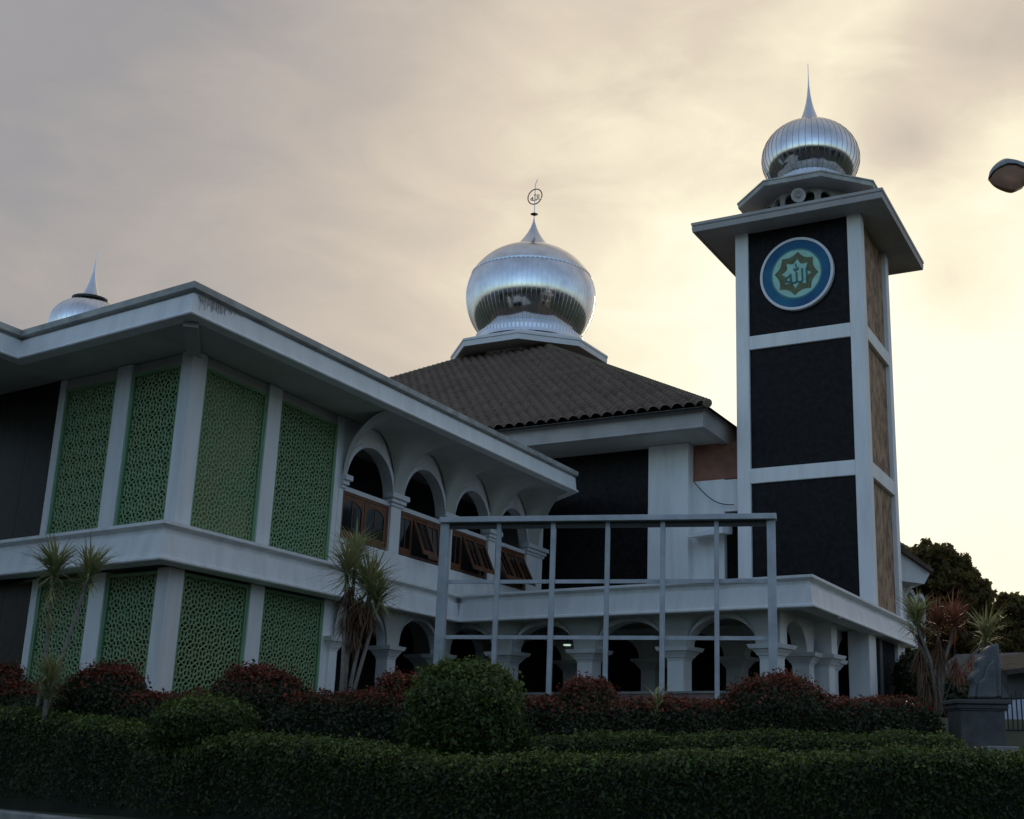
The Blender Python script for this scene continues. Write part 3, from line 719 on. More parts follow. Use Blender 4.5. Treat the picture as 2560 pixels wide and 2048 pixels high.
cupola(tower,tc_,3.1,2.0,zcap_t,.20,ze+.5,R(24.9),capm,soff=greyp)
dome(tower,tc_,z_eq-.05,rT,zd_t-.2,zd_b-.5,z_sp,rT*.26,nseg=48,zcap=zcap_t+.35,spw=3.1,seamm=mat('grey_seam_metal',(.28,.29,.30),.4,metal=.8))
# loudspeaker horns under the cap
hp=on_v(1996,489,Wt(0,-.1,0),TB)
def horn(p,d,label):
    t=thing('loudspeaker',label,'loudspeaker',p,'horn loudspeakers of the minaret'); d=np.array(d)/np.linalg.norm(d); u=np.cross(d,UP);u/=np.linalg.norm(u);v=np.cross(u,d)
    q=MB(); q.lathe(p,[(.05,-.35),(.06,-.2),(.12,-.08),(.22,.0),(.30,.03),(.27,.03),(.19,-.02),(.10,-.1),(.04,-.12)],n=28,cap=False,axis=(d,u,v)); q.build('horn',hornm,t,smooth=True)
    q=MB(); q.lathe(p,[(.0,-.14),(.06,-.1),(.07,-.03),(.0,.0)],n=14,cap=False,axis=(d,u,v)); q.build('driver',hornm,t,smooth=True)
    q=MB(); q.tube([p-d*.3,p-d*.3-UP*.4],.03); q.build('bracket',darkmet,t)
horn(hp,-TA*.9+np.array([.25,0,-.15]),'grey horn loudspeaker facing the camera under the minaret cap')
# emblem
er=93*46.5/F; ec=on_v(1992,685,Wt(0,.0,0),TB)
ec=ec-TA*.02
emb=thing('round_emblem_sign','round blue and teal emblem with gold star and Arabic lettering high on the tower','sign',ec)
# true radius: image half width is foreshortened
es=on_v(1992+93,685,ec,TB); er=np.linalg.norm((es-ec)[:2]); print('emblem r',er)
def disc(r0,r1,t0,t1,m,nm,n=72):
    q=MB(); vs=[];fs=[]
    for i in range(n):
        a=2*math.pi*i/n
        for r,t in ((r1,t0),(r1,t1),(r0,t1)): vs.append(ec+TBm*math.cos(a)*r+UP*math.sin(a)*r-TAn*t)
    for i in range(n):
        j=(i+1)%n; fs+=[(3*i,3*j,3*j+1,3*i+1),(3*i+1,3*j+1,3*j+2,3*i+2)]
    q.add(vs,fs); return q.build(nm,m,emb)
TBm=-TB; TAn=np.array([-TB[1],TB[0],0]); 
if TAn[1]<0: TAn=-TAn
disc(er*.93,er,-.12,.06,white2,'rim'); disc(er*.68,er*.935,-.05,.03,blue,'outer_ring'); disc(er*.655,er*.70,-.05,.036,tealr,'inner_ring'); disc(.0,er*.66,-.05,.033,teal,'face')
def starpoly(ro,ri,n,ph,m=6,bulge=.0):
    out=[]
    for i in range(n):
        a0=ph+2*math.pi*i/n;a1=ph+2*math.pi*(i+1)/n
        for k in range(m):
            t=k/m; a=a0+(a1-a0)*t; rr=ro-(ro-ri)*math.sin(math.pi*t)**.8
            out.append((rr*math.cos(a),rr*math.sin(a)))
    return out
def ringpoly(o,i_,t,m,nm):
    n=len(o); q=MB(); f3=lambda x,y,tt:ec+TBm*x+UP*y-TAn*tt
    vs=[f3(x,y,t) for x,y in o]+[f3(x,y,t) for x,y in i_]+[f3(x,y,.03) for x,y in o]+[f3(x,y,.03) for x,y in i_]
    q.add(vs,[(k,(k+1)%n,n+(k+1)%n,n+k) for k in range(n)]+[(k,(k+1)%n,2*n+(k+1)%n,2*n+k) for k in range(n)]+[(n+k,n+(k+1)%n,3*n+(k+1)%n,3*n+k) for k in range(n)]); return q.build(nm,m,emb)
ringpoly(starpoly(er*.60,er*.49,8,R(85)),starpoly(er*.41,er*.29,8,R(85)),.045,olive,'gold_star')
def arabic(size,depth,fn,nm,m,par):
    cu=bpy.data.curves.new(nm,'FONT'); cu.body='\ufdf2'; cu.size=1; cu.extrude=depth; cu.align_x='CENTER'; cu.resolution_u=4
    o=bpy.data.objects.new(nm,cu); COL.objects.link(o); bpy.context.view_layer.update()
    me=bpy.data.meshes.new_from_object(o.evaluated_get(bpy.context.evaluated_depsgraph_get())); bpy.data.objects.remove(o)
    vs=np.array([v.co[:] for v in me.vertices]); fs=[tuple(p.vertices) for p in me.polygons]
    if len(vs)==0: print('NO GLYPH'); return None
    lo,hi=vs.min(0),vs.max(0); c=(lo+hi)/2; sc_=size/max(hi[0]-lo[0],hi[1]-lo[1]); print('glyph',lo,hi,len(vs))
    q=MB(); q.add([fn((v[0]-c[0])*sc_,(v[1]-c[1])*sc_,v[2]) for v in vs],fs); return q.build(nm,m,par,recalc=False)
arabic(er*.62,.012,lambda x,y,z:ec+TBm*x+UP*y*1.05-TAn*(.055+z),'lettering',sgreen,emb)
# ================================================================ HALL
E1=at_y(1758,1066,45.1); zf=E1[2]
hall=thing('mosque_hall','large hall behind the terrace under a brown tiled pyramid roof with a big silver dome','building',(E1[0]-4,E1[1]+12,ZT))
Wd=36.4
e0=E1; e1=E1+TB*Wd; e2=e1+TA*Wd; e3=E1+TA*Wd; cen=(e0+e2)/2; cen=np.array([cen[0],cen[1],0])
print('hall centre px',proj((cen[0],cen[1],25)))
ztile=zat(e0,1008)
q=MB(); m_=(e0+e1)/2
sweep(q,[m_,e1,e2,e3,e0,m_],[(.02,zf-.02),(.02,zf+.05),(-.02,zf+.08),(.02,ztile-.12),(-.3,ztile-.1),(-.3,zf-.02)],side=-1 if False else 1) if False else sweep(q,[m_,e0,e3,e2,e1,m_],[(.02,zf-.02),(.02,zf+.05),(-.02,zf+.08),(.02,ztile-.12),(-.3,ztile-.1),(-.3,zf-.02)],side=1)
q.build('roof_fascia',greyp,hall)
q=MB(); q.add([p*np.array([1,1,0])+UP*(zf+.03) for p in (e0,e1,e2,e3)],[(0,1,2,3)]); q.build('soffit',soffitm,hall)
# hip slope from the photograph: hip passes (1365,868)
u_=(cen-e0*np.array([1,1,0])); 
lo,hi=0.02,.98
for _ in range(50):
    f=(lo+hi)/2; p=e0*np.array([1,1,0])+u_*f
    # x of this plan point at image height 868
    z=zat(p,868); x=proj((p[0],p[1],z))[0]
    if x>1365: lo=f
    else: hi=f
zap=ztile+(z-ztile)/f; print('hip frac',f,'z there',z,'apex',zap)
ob=.35
r0=[p+(p-cen*1.0-UP*p[2])/np.linalg.norm((p-cen)[:2])*ob*1.3 for p in (e0,e1,e2,e3)]
r0=[np.array([p[0],p[1],ztile-ob*(zap-ztile)/(Wd/2)]) for p in r0]
apex=cen+UP*zap
def roof_face(a,b_,ap,detail,skew):
    """corrugated, lapped tile field; ridges follow the tile bond direction"""
    q=MB()
    if not detail: q.add([a,b_,ap],[(0,1,2)]); return q
    a,b_,ap=map(np.array,(a,b_,ap)); L=np.linalg.norm(b_-a); ex=(b_-a)/L; v=ap-a; h=v-ex*(v@ex); Hh=np.linalg.norm(h); ey=h/Hh; nz=np.cross(ex,ey); 
    if nz[2]<0: nz=-nz
    pitch=.50; row=.44; nu=int(L/pitch*6); nv=int(Hh/row); xa=v@ex
    V=[];idx={}
    # diagonal bond: the wave phase shifts with height
    rows=[]
    for j in range(nv+1):
        for e_ in (0,.25,.5,.75,.99):
            y=(j+e_)*row
            if y>Hh*.93: continue
            x0=y/Hh*xa; x1=L-y/Hh*(L-xa)
            xs=np.linspace(0,1,max(8,int((x1-x0)/pitch*6))+1)*(x1-x0)+x0
            rows.append((y,xs,e_))
    grid=[]
    N=int(L/pitch*7)
    us=np.linspace(0,L,N+1)
    for y,xs,e_ in rows:
        x0=y/Hh*xa; x1=L-y/Hh*(L-xa); xx=np.clip(us,x0,x1)
        ph=(xx-skew*y)/pitch*2*math.pi
        wv=.19*np.abs(np.sin(ph/2))**.7
        lift=.018*(1-e_)
        hgt=np.where((us<x0)|(us>x1),-.06,wv+lift)
        grid.append(a[None]+ex[None]*xx[:,None]+ey[None]*y+nz[None]*hgt[:,None])
    G=np.array(grid); nr,nc=G.shape[:2]
    V=G.reshape(-1,3); jj,ii=np.meshgrid(np.arange(nr-1),np.arange(nc-1),indexing='ij')
    qd=np.stack([jj*nc+ii,jj*nc+ii+1,(jj+1)*nc+ii+1,(jj+1)*nc+ii],-1).reshape(-1,4)
    A_=V[qd]; ar=np.linalg.norm(np.cross(A_[:,2]-A_[:,0],A_[:,3]-A_[:,1]),axis=1); qd=qd[ar>1e-5]
    return V,qd
SK=.72
V,qd=roof_face(r0[0],r0[1],apex,True,SK)
o=np_obj('roof_tiles',V,qd,[tilem],parent=hall)
q=MB(); q.add([r0[1],r0[2],apex,r0[3],r0[0]],[(0,1,2),(1,3,2),(3,4,2)]); q.v=[tuple(np.array(v)-UP*.02) for v in q.v]; q.build('roof_slope',tilem,hall)
q=MB(); q.add([p-UP*.12 for p in (r0[0],r0[1],apex)],[(0,1,2)]); q.build('roof_underlay',dark,hall)
# ridge tiles along the hips
for a_ in (r0[0],r0[1],r0[3]):
    q=MB(); n=88; 
    for i in range(n):
        t0,t1=i/n*.9,(i+1.08)/n*.9
        p0=a_+(apex-a_)*t0;p1=a_+(apex-a_)*t1
        q.tube([p0+UP*.09,p1+UP*.06],.175,10,r1=.155)
    q.build('hip_ridge',ridgem,hall,smooth=True,auto=True)
# walls
Wc=on_v(1720,1200,e0+TA*2.2,TB); print('hall wall corner',Wc)
q=MB(); q.ob(Wc,TB,TA,0,1.75,0,.6,ZT-.2,zf+.02); q.build('corner_pier',white,hall,bevel=.015)
q=MB()
tt=1.75
while tt<16: q.ob(Wc,TB,TA,tt,tt+1.99,.35,.55,ZT-.2,zf+.02); tt+=2.0
q.build('stone_cladding',stone,hall)
xs_=lambda px:(on_v(px,1300,Wc+TA*.5,TB)-Wc)@TB
q=MB(); q.ob(Wc,TB,TA,xs_(1812),.0,.5,.8,ZT-.3,zat(Wc+TA*.5,1205)); q.build('annex_wall',white,hall)
q=MB(); q.ob(Wc,TB,TA,-4.2,xs_(1812)+.02,.5,.8,zat(Wc+TA*.5,1285),zat(Wc+TA*.5,1207)); q.build('annex_beam',white,hall)
q=MB(); q.ob(Wc,TB,TA,-4.2,.0,.62,.9,zat(Wc+TA*.5,1203),zf+.02); q.build('annex_clerestory',mat('terracotta_render',(.30,.13,.085),.7,var=.2,scale=1.2),hall)
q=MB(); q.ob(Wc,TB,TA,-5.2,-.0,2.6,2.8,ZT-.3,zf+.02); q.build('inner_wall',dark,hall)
za=zat(Wc,1350)
q=MB(); a_=xs_(1745);b_=xs_(1832); o=Wc*np.array([1,1,0])
q.hexa([o+TB*a_-TA*.6+UP*(za-.02),o+TB*b_-TA*.6+UP*(za+.08),o+TB*b_+TA*.5+UP*(za+.2),o+TB*a_+TA*.5+UP*(za+.12),o+TB*a_-TA*.6+UP*(za+.05),o+TB*b_-TA*.6+UP*(za+.35),o+TB*b_+TA*.5+UP*(za+.5),o+TB*a_+TA*.5+UP*(za+.25)]); q.build('canopy',white2,hall)
# cupola + dome
yh=cen[1]
zcap=zat(cen+ (np.array([0,-4.9,0])),841)
print('hall cap z',zcap)
Rc=200/F*math.hypot(yh,zcap-EYE)*.98
cupola(hall,cen,Rc,Rc*.66,zcap,.42,zap-3.2,R(24.9+1.5),white2,soff=soffitm)
dist=math.hypot(yh,22)
rH=163/F*math.hypot(yh,zc_(1323,745,yh)-EYE)*.985
zE,zTp,zBt,zSp=[zc_(1330,y,yh) for y in (742,622,838,541)]
print('hall dome',rH,zE,zTp,zBt,zSp)
dome(hall,cen,zE-.1,rH,zTp-.1,zBt-.9,zSp,rH*.33,nseg=84,spw=1.75,zcap=zcap+.42+Rc*.12,band=True)
# finial: ball, stem, ring with lettering
zfn=[zc_(1340,y,yh) for y in (536,515,492,471,458)]
fin=thing('roof_finial','thin ring finial with Arabic lettering on the tip of the largest dome','finial',(cen[0],cen[1],zSp))
q=MB(); q.lathe((cen[0],cen[1],zfn[0]),[(.03,-.12),(.10,-.05),(.24,0),(.10,.05),(.03,.12)],n=16); q.build('disc',darkmet,fin,smooth=True)
q=MB(); q.tube([(cen[0],cen[1],zSp-.2),(cen[0],cen[1],zfn[4]-.1),(cen[0]+.12,cen[1],zfn[4]+.25)],.028); q.build('stem',steel2,fin)
rr=21/F*dist*1.0; fc=np.array([cen[0],cen[1],zfn[2]])
q=MB(); q.tube([fc+TBm*rr*math.cos(a)+UP*rr*math.sin(a) for a in np.linspace(0,2*math.pi,41)],.035,8); q.build('ring',darkmet,fin,smooth=True)
arabic(rr*1.25,.02,lambda x,y,z:fc+TBm*x+UP*y-TAn*z,'lettering',darkmet,fin)
# small dome far left, behind the wing
yl=47.; cl_=at_y(219,800,yl); cl_=np.array([cl_[0],cl_[1],0])
ld=thing('minaret_dome','small silver dome with a slim spire peeking over the left wing roof','dome',(*cl_[:2],at_y(200,850,yl)[2]))
rl=84/F*math.hypot(yl,abs(cl_[0]),17)/1.05
dome(ld,cl_,at_y(200,815,yl)[2],rl,at_y(214,752,yl)[2],at_y(200,880,yl)[2],at_y(240,632,yl)[2],rl*.32,nseg=40,collar=False,seamm=steel2,spw=2.6)
q=MB(); z_=at_y(214,752,yl)[2]; q.lathe((cl_[0],cl_[1],z_),[(rl*.34,-.06),(rl*.50,-.03),(rl*.50,.06),(rl*.3,.10)],n=20); q.build('dark_ring',darkmet,ld,smooth=False)
q=MB(); q.prism([p[:2] for p in octo(cl_,rl*1.1,0)],ZS,at_y(200,885,yl)[2]); q.build('turret',white,ld)
# ================================================================ BILLBOARD FRAME
fb=at_y(1934,1500,34.3); 
def on_f(px,py): return on_v(px,py,fb,FR)
fr=thing('billboard_frame','empty white steel billboard frame standing in front of the terrace arcade','frame',(*on_f(1520,1740)[:2],2.6))
ztf=on_f(1520,1297)[2]; zmf=on_f(1520,1453)[2]; zlf=on_f(1520,1594)[2]; zgf=2.2
xl=(on_f(1104,1500)-fb)@FR
nF=np.array([-FR[1],FR[0],0]); 
if nF[1]>0: nF=-nF
wpx=lambda d:d/F*37
for px,wd in ((1104,.26),(1240,.13),(1378,.14),(1516,.13),(1656,.14),(1792,.13),(1931,.24)):
    s=(on_f(px,1520)-fb)@FR; q=MB(); q.ob(fb,FR,nF,s-wd/2,s+wd/2,-wd/2,wd/2,zgf,ztf); q.build('post',framep,fr,bevel=.008)
for z in (zmf,zlf):
    q=MB(); q.ob(fb,FR,nF,0,xl,-.10,-.03,z-.055,z+.055); q.build('rail',framep,fr)
q=MB(); q.ob(fb,FR,nF,-.12,xl+.12,-.10,.28,ztf-.10,ztf+.06); q.build('top_beam',framep,fr,bevel=.01)
q=MB(); q.ob(fb,FR,nF,-.1,xl+.1,-.05,.05,ztf-.26,ztf-.11); q.build('lower_beam',darkmet,fr)
# cable from hall to tower
q=MB(); a_=on_v(1735,1205,Wc+TA*.3,TB); b_=on_v(1835,1262,Wc+TA*.3,TB)
q.tube([a_+(b_-a_)*t-UP*(.30*math.sin(math.pi*t)) for t in np.linspace(0,1,12)],.02,5); tag(q.build('cable',cablem),'black cable sagging between the hall pier and the tower','cable')
# ================================================================ HEDGES AND SHRUBS
def hedge(name,label,path,tops,width,leafm,nleaf,size,redm=None,redtop=.3,grp=None,cat='hedge',bumpy=.05,basez=None,round_=.5):
    """path: plan points of the middle line with matching top heights; closed rounded body + leaf cloud"""
    path=np.array(path,float); tops=np.array(tops,float)
    d=np.r_[0,np.cumsum(np.linalg.norm(np.diff(path,axis=0),axis=1))]; L=d[-1]; n=max(12,int(L/.25)); s=np.linspace(0,L,n+1)
    px_=np.interp(s,d,path[:,0]);py_=np.interp(s,d,path[:,1]);tz=np.interp(s,d,tops)
    for _ in range(2):
        tz=np.convolve(np.r_[tz[0],tz,tz[-1]],[.25,.5,.25],'valid'); py_=np.convolve(np.r_[py_[0],py_,py_[-1]],[.25,.5,.25],'valid')
    dx=np.gradient(px_);dy=np.gradient(py_);l=np.hypot(dx,dy);nx,ny=-dy/l,dx/l
    gz=ground_z(px_,py_)-.25
    m=18; th=np.linspace(0,math.pi,m+1)
    def prof(th,shr=0):
        e=round_; cx_=np.sign(np.cos(th))*np.abs(np.cos(th))**e; sz=np.abs(np.sin(th))**e
        return cx_,sz
    def surf(si,thv,shr=0,noise=True):
        cx_,sz=prof(thv); X=np.interp(si,s,px_);Y=np.interp(si,s,py_);NX=np.interp(si,s,nx);NY=np.interp(si,s,ny);TZ=np.interp(si,s,tz);GZ=np.interp(si,s,gz)
        endr=np.clip(np.minimum(si,L-si)/(width*.5),0,1)**.5*.75+.25
        wv=bumpy*(np.sin(si*2.1+thv*2)+np.sin(si*5.3+thv*3.1)*.6+np.sin(si*9.7-thv*5)*.4) if noise else 0
        w_=(width/2-shr)*endr+wv; H_=(TZ-GZ-shr)*(.55+.45*endr)+wv*.8
        return np.stack([X+NX*cx_*w_,Y+NY*cx_*w_,GZ+sz*H_],-1)
    root=thing(name,label,cat,(px_[n//2],py_[n//2],gz[n//2]),grp)
    SI,TH=np.meshgrid(s,th,indexing='ij'); G=surf(SI.ravel(),TH.ravel(),.07); nr,nc=n+1,m+1
    jj,ii=np.meshgrid(np.arange(nr-1),np.arange(nc-1),indexing='ij'); qd=np.stack([jj*nc+ii,jj*nc+ii+1,(jj+1)*nc+ii+1,(jj+1)*nc+ii],-1).reshape(-1,4)
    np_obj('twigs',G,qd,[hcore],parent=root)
    si=rng.random(nleaf)*L; thv=rng.random(nleaf)**1.0*math.pi*.98+.01
    # most leaves on the side facing the road and the top
    Pp=surf(si,thv,0); e=1e-3; dS=surf(si+e,thv,0,False)-surf(si,thv,0,False); dT=surf(si,thv+e,0,False)-surf(si,thv,0,False); N=np.cross(dS,dT); N/=np.linalg.norm(N,axis=1)[:,None]+1e-9
    cxy=np.stack([np.interp(si,s,px_),np.interp(si,s,py_),np.interp(si,s,gz)+.5],-1); flip=((Pp-cxy)*N).sum(1)<0; N[flip]*=-1
    Pp=Pp+N*(rng.random(nleaf)**2*.13-.05+.10*rng.random(nleaf)**10)[:,None]+rng.normal(size=(nleaf,3))*.02
    mi=np.zeros(nleaf)
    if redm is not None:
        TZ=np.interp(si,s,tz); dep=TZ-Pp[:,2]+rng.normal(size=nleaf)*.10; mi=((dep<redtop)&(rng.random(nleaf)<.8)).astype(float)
    V,q_=leaves(Pp,N,size)
    np_obj('leaves',V,q_,[leafm]+([redm] if redm is not None else []),mi,parent=root)
    return root
def line(pts,Yf,tops_px,off=0):
    """pts: list of (px, top py, depth)"""
    P_=[];Tz=[]
    for px,py,y in pts:
        p=at_y(px,py,y); P_.append((p[0],p[1]));Tz.append(p[2])
    return P_,Tz
P_,Tz=line([(-180,1752,29.6),(0,1772,27.4),(150,1785,26.2),(300,1808,25.1),(400,1832,24.5),(450,1862,24.0),(530,1866,23.7),(640,1843,23.1),(800,1850,22.5),(900,1864,22.1),(1050,1893,21.6),(1300,1902,21.1),(1440,1895,20.9),(1900,1888,20.8),(2560,1880,20.8),(2800,1880,20.9)],0,0)
hedge('box_hedge','long low clipped green hedge running along the kerb in the foreground',P_,Tz,1.3,hl,120000,.068,littop,.16,bumpy=.05)
P_,Tz=line([(1240,1862,24.6),(1320,1845,24.6),(1600,1842,24.6),(2000,1838,24.6),(2300,1842,24.6),(2400,1850,24.6),(2460,1872,24.5)],0,0)
hedge('box_hedge','shorter clipped green hedge tier between the front hedge and the red tipped hedge',P_,Tz,1.1,hl,34000,.068,littop,.12,bumpy=.045)
P_,Tz=line([(-150,1700,29.2),(0,1715,28.3),(150,1722,27.6),(360,1735,26.8),(500,1738,26.5),(700,1735,26.4),(900,1738,26.4),(1050,1742,26.4),(1300,1752,26.5),(1600,1757,26.8),(1830,1757,27),(2120,1748,27.3),(2250,1748,27.5),(2345,1758,27.6)],0,0)
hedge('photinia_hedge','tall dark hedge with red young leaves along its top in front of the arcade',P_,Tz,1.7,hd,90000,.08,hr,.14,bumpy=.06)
def ball(name,label,px,py_c,ry,y,rx_m,leafm,nleaf,size,redm=None,redfrac=.35,grp=None,squash=1.,seed=0,ground=True,cat='shrub',pw=2.3):
    c=at_y(px,py_c,y); r=rx_m; rz=ry/F*math.hypot(y,0)
    root=thing(name,label,cat,(c[0],c[1],c[2]-rz),grp)
    rs=np.random.default_rng(seed+5)
    n=nleaf; v=rs.normal(size=(n,3)); v/=np.linalg.norm(v,axis=1)[:,None]; v[:,2]=np.where(v[:,2]<-.75,-v[:,2],v[:,2])
    ph=rs.random(6)*6
    def rad(v): 
        k=(np.abs(v[:,0])**pw+np.abs(v[:,1])**pw+np.abs(v[:,2])**pw)**(-1/pw)
        return k*(1+.035*np.sin(v[:,0]*5+ph[0])+.03*np.sin(v[:,2]*8+v[:,1]*6+ph[1])+.025*np.sin(v[:,0]*13+v[:,2]*9+ph[2]))
    sc_=np.array([r,r,rz]); R_=rad(v)[:,None]
    Pp=np.array(c)+v*sc_*R_; N=v/sc_; N/=np.linalg.norm(N,axis=1)[:,None]
    Pp=Pp+N*(rs.random(n)**2*.16-.07+.18*rs.random(n)**8)[:,None]
    mi=np.zeros(n)
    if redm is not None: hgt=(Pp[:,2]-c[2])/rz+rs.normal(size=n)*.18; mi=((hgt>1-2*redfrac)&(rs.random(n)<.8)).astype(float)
    V,q_=leaves(Pp,N,size); np_obj('leaves',V,q_,[leafm]+([redm] if redm is not None else []),mi,parent=root)
    q=MB(); 
    A_=[];nn=20;mm=12
    for i in range(mm+1):
        for j in range(nn):
            a=math.pi*i/mm-math.pi/2;b_=2*math.pi*j/nn; d=np.array([[math.cos(a)*math.cos(b_),math.cos(a)*math.sin(b_),math.sin(a)]]); A_.append((np.array(c)+d*sc_*rad(d)[:,None]*.92)[0])
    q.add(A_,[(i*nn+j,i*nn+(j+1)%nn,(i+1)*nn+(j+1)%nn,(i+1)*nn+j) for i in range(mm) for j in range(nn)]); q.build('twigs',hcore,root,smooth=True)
    if ground:
        q=MB(); gz_=float(ground_z(c[0],c[1])); q.tube([(c[0],c[1],gz_-.2),(c[0],c[1],c[2])],.07,8); q.build('stem',bark,root)
    return root
ball('topiary_ball','large round clipped green shrub in front of the billboard frame left post',1163,1802,130,23.6,127/F*24.5,hlb,24000,.085,littop,.30,seed=1)
ball('topiary_ball','low flattened clipped green bush sitting behind the front hedge on the left',512,1815,54,24.0,104/F*24.6,hlb,10000,.075,littop,.22,seed=2,pw=2.8)
ball('topiary_ball','small rough green bush at the lower right foot of the large round shrub',1270,1850,45,24.0,42/F*24.6,hlb,2500,.08,seed=3)
for i,(px,py,ry,rx,y,nl,lb) in enumerate(((0,1745,88,50,27.4,5000,'red topped round shrub cut by the left edge of the photo'),(262,1740,78,78,26.2,7000,'red topped round shrub below the left dracaena and first lattice panels'),(640,1770,98,100,25.8,10000,'widest red topped round shrub below the lattice corner'),(1000,1775,92,66,25.9,7000,'red topped round shrub left of the big green ball'),(1468,1775,76,72,26.0,6500,'red topped round shrub right of the big green ball with a green left side'),(1938,1782,98,108,26.3,10000,'tallest red topped round shrub in front of the stepped column'))):
    ball('red_tip_shrub',lb,px,py+22,ry+8+(i*7)%5*2-4,y+.85,rx/F*y*(1.05+(i*3)%4*.06),hd,int(nl*1.7),.075,hr,.17,grp='round red tipped shrubs of the hedge',seed=20+i)
# ================================================================ DRACAENAS
def sword(rs,c,n,L,wd,up,droop,par,nm,m,spread=1.,dirbias=None):
    V=[];Q=[]
    for k in range(n):
        az=rs.random()*2*math.pi; el=up+rs.normal()*.28; l=L*rs.uniform(.7,1.15); w_=wd*rs.uniform(.8,1.35)
        d=np.array([math.cos(az)*math.cos(el),math.sin(az)*math.cos(el),math.sin(el)]); side=np.array([-math.sin(az),math.cos(az),0])
        p=np.array(c)+rs.normal(size=3)*.03*np.array([1,1,3.5]); pts=[]
        ns=4
        for s_ in range(ns+1):
            t=s_/ns; ww=w_*(1-t**1.6)*(.55+.9*min(t*3,.5)); pts+= [p-side*ww/2,p+side*ww/2]
            d=d-UP*droop/ns*(.6+t); d/=np.linalg.norm(d); p=p+d*l/ns
        b0=len(V); V+=pts; Q+=[(b0+2*i,b0+2*i+1,b0+2*i+3,b0+2*i+2) for i in range(ns)]
    np_obj(nm,np.array(V),np.array(Q),[m],parent=par)
def dracaena(label,base_px,y,heads,seed,skirts=()):
    rs=np.random.default_rng(seed); b_=at_y(*base_px,y); gz_=float(ground_z(b_[0],b_[1])); b_=np.array([b_[0],b_[1],gz_-.1])
    root=thing('dracaena',label,'plant',b_,'dracaenas of the garden')
    for (px,py,L,n,m) in heads:
        h=at_y(px,py,y+rs.normal()*.15); q=MB(); mid_=b_*.45+h*.55+np.array([(h[0]-b_[0])*-.2,0,0])
        q.tube([b_+rs.normal(size=3)*.05*np.array([1,1,0]),mid_,h-UP*.15,h+UP*.05],.055,8,r1=.03); q.build('stem',trunkm,root,smooth=True)
        sword(rs,h,n,L,.05,.75,.55,root,'leaf_head',m)
        sword(rs,h-UP*.12,n//3,L*.8,.045,-.05,.5,root,'leaf_head',m)
    for (px,py,L,n,m,up) in skirts:
        h=at_y(px,py,y); sword(rs,h,n,L,.04,up,.9,root,'dry_leaves',m)
    return root
dracaena('slim dracaena with two spiky heads in front of the left lattice face',(116,1640),26.3,[(136,1425,.92,120,dleaf),(222,1432,.88,110,dleaf)],3,[(128,1490,.45,40,dleaf,-.2),(118,1545,.34,24,dleaf,-.3)])
dracaena('tall dracaena with three heads and brown dry skirt in front of the arcade windows',(858,1730),27.3,[(868,1425,.95,120,dleaf),(925,1465,.98,140,dleaf),(890,1385,.8,90,dleaf),(945,1500,.85,80,dleaf)],5,[(872,1490,.55,90,ddead,-.5),(870,1530,.6,110,ddead,-.8),(885,1575,.5,90,ddead,-1.0),(900,1515,.55,90,ddead,-.7),(925,1540,.45,50,ddead,-.8)])
dracaena('dracaena clump with rusty dry leaves beside the right end of the building',(2350,1800),33.,[(2290,1545,.95,80,dleaf),(2345,1560,.9,80,dredl),(2385,1555,.9,80,dredl),(2465,1590,.95,90,dleaf),(2300,1600,.7,50,ddead)],8,[(2300,1640,.7,60,ddead,-1.),(2350,1620,.8,70,ddead,-.9),(2320,1690,.8,70,ddead,-1.0),(2390,1660,.7,40,dredl,-.9),(2345,1740,.6,60,ddead,-.8),(2425,1650,.6,26,dredl,-.5)])
def tuft(label,px,py,y,L,n,m,seed):
    rs=np.random.default_rng(seed); p=at_y(px,py,y); root=thing('spiky_plant',label,'plant',(p[0],p[1],float(ground_z(p[0],p[1]))),'small spiky plants in the hedge')
    for k in range(4): sword(rs,p-UP*.12*k,n//4,L,.045,.8-.1*k,.5,root,'leaf_head',m)
    q=MB(); q.tube([(p[0],p[1],float(ground_z(p[0],p[1]))-.1),p],.05,6); q.build('stem',trunkm,root)
tuft('bushy spiky green plant under the left dracaena',125,1690,25.9,.62,220,dleaf,31)
tuft('small pale spiky plant poking above the hedge under the middle columns',1640,1762,26.2,.5,60,dleaf,32)
# ================================================================ RIGHT SIDE
my=27.; mz=at_y(2490,1878,my)[2]
mo=thing('carved_stone_monument','grey carved stone sculpture like a breaking wave on a square pedestal at the right edge','monument',(*at_y(2455,1878,my)[:2],mz-.3))
def pm(px,py,dy=0): return at_y(px,py,my+dy)
q=MB(); x0=pm(2450,1865)[0];x1=pm(2532,1865)[0]; q.hexa([(x0,my-.5,mz-.4),(x1,my-.5,mz-.4),(x1,my+.8,mz-.4),(x0,my+.8,mz-.4),(x0,my-.5,mz+.1),(x1,my-.5,mz+.1),(x1,my+.8,mz+.1),(x0,my+.8,mz+.1)]); q.build('step',conc,mo,bevel=.02)
zc0=pm(2450,1775)[2];zc1=pm(2450,1752)[2]
q=MB(); q.box(((pm(2396,1800)[0]+pm(2508,1800)[0])/2,my+.35,(mz+.0+zc0)/2),pm(2508,1800)[0]-pm(2396,1800)[0],1.0,zc0-mz+.4); q.build('pedestal',gstone2,mo,bevel=.02)
q=MB(); cx0=(pm(2382,1760)[0]+pm(2520,1760)[0])/2; q.box((cx0,my+.35,(zc0+zc1)/2-.03),pm(2520,1760)[0]-pm(2382,1760)[0]-.1,1.1,(zc1-zc0)*.5); q.box((cx0,my+.35,zc1-.03),pm(2520,1760)[0]-pm(2382,1760)[0],1.2,.09); q.box((cx0,my+.35,zc0+.0),pm(2520,1760)[0]-pm(2382,1760)[0]-.16,1.05,.05); q.build('cap',gstone2,mo,bevel=.015)
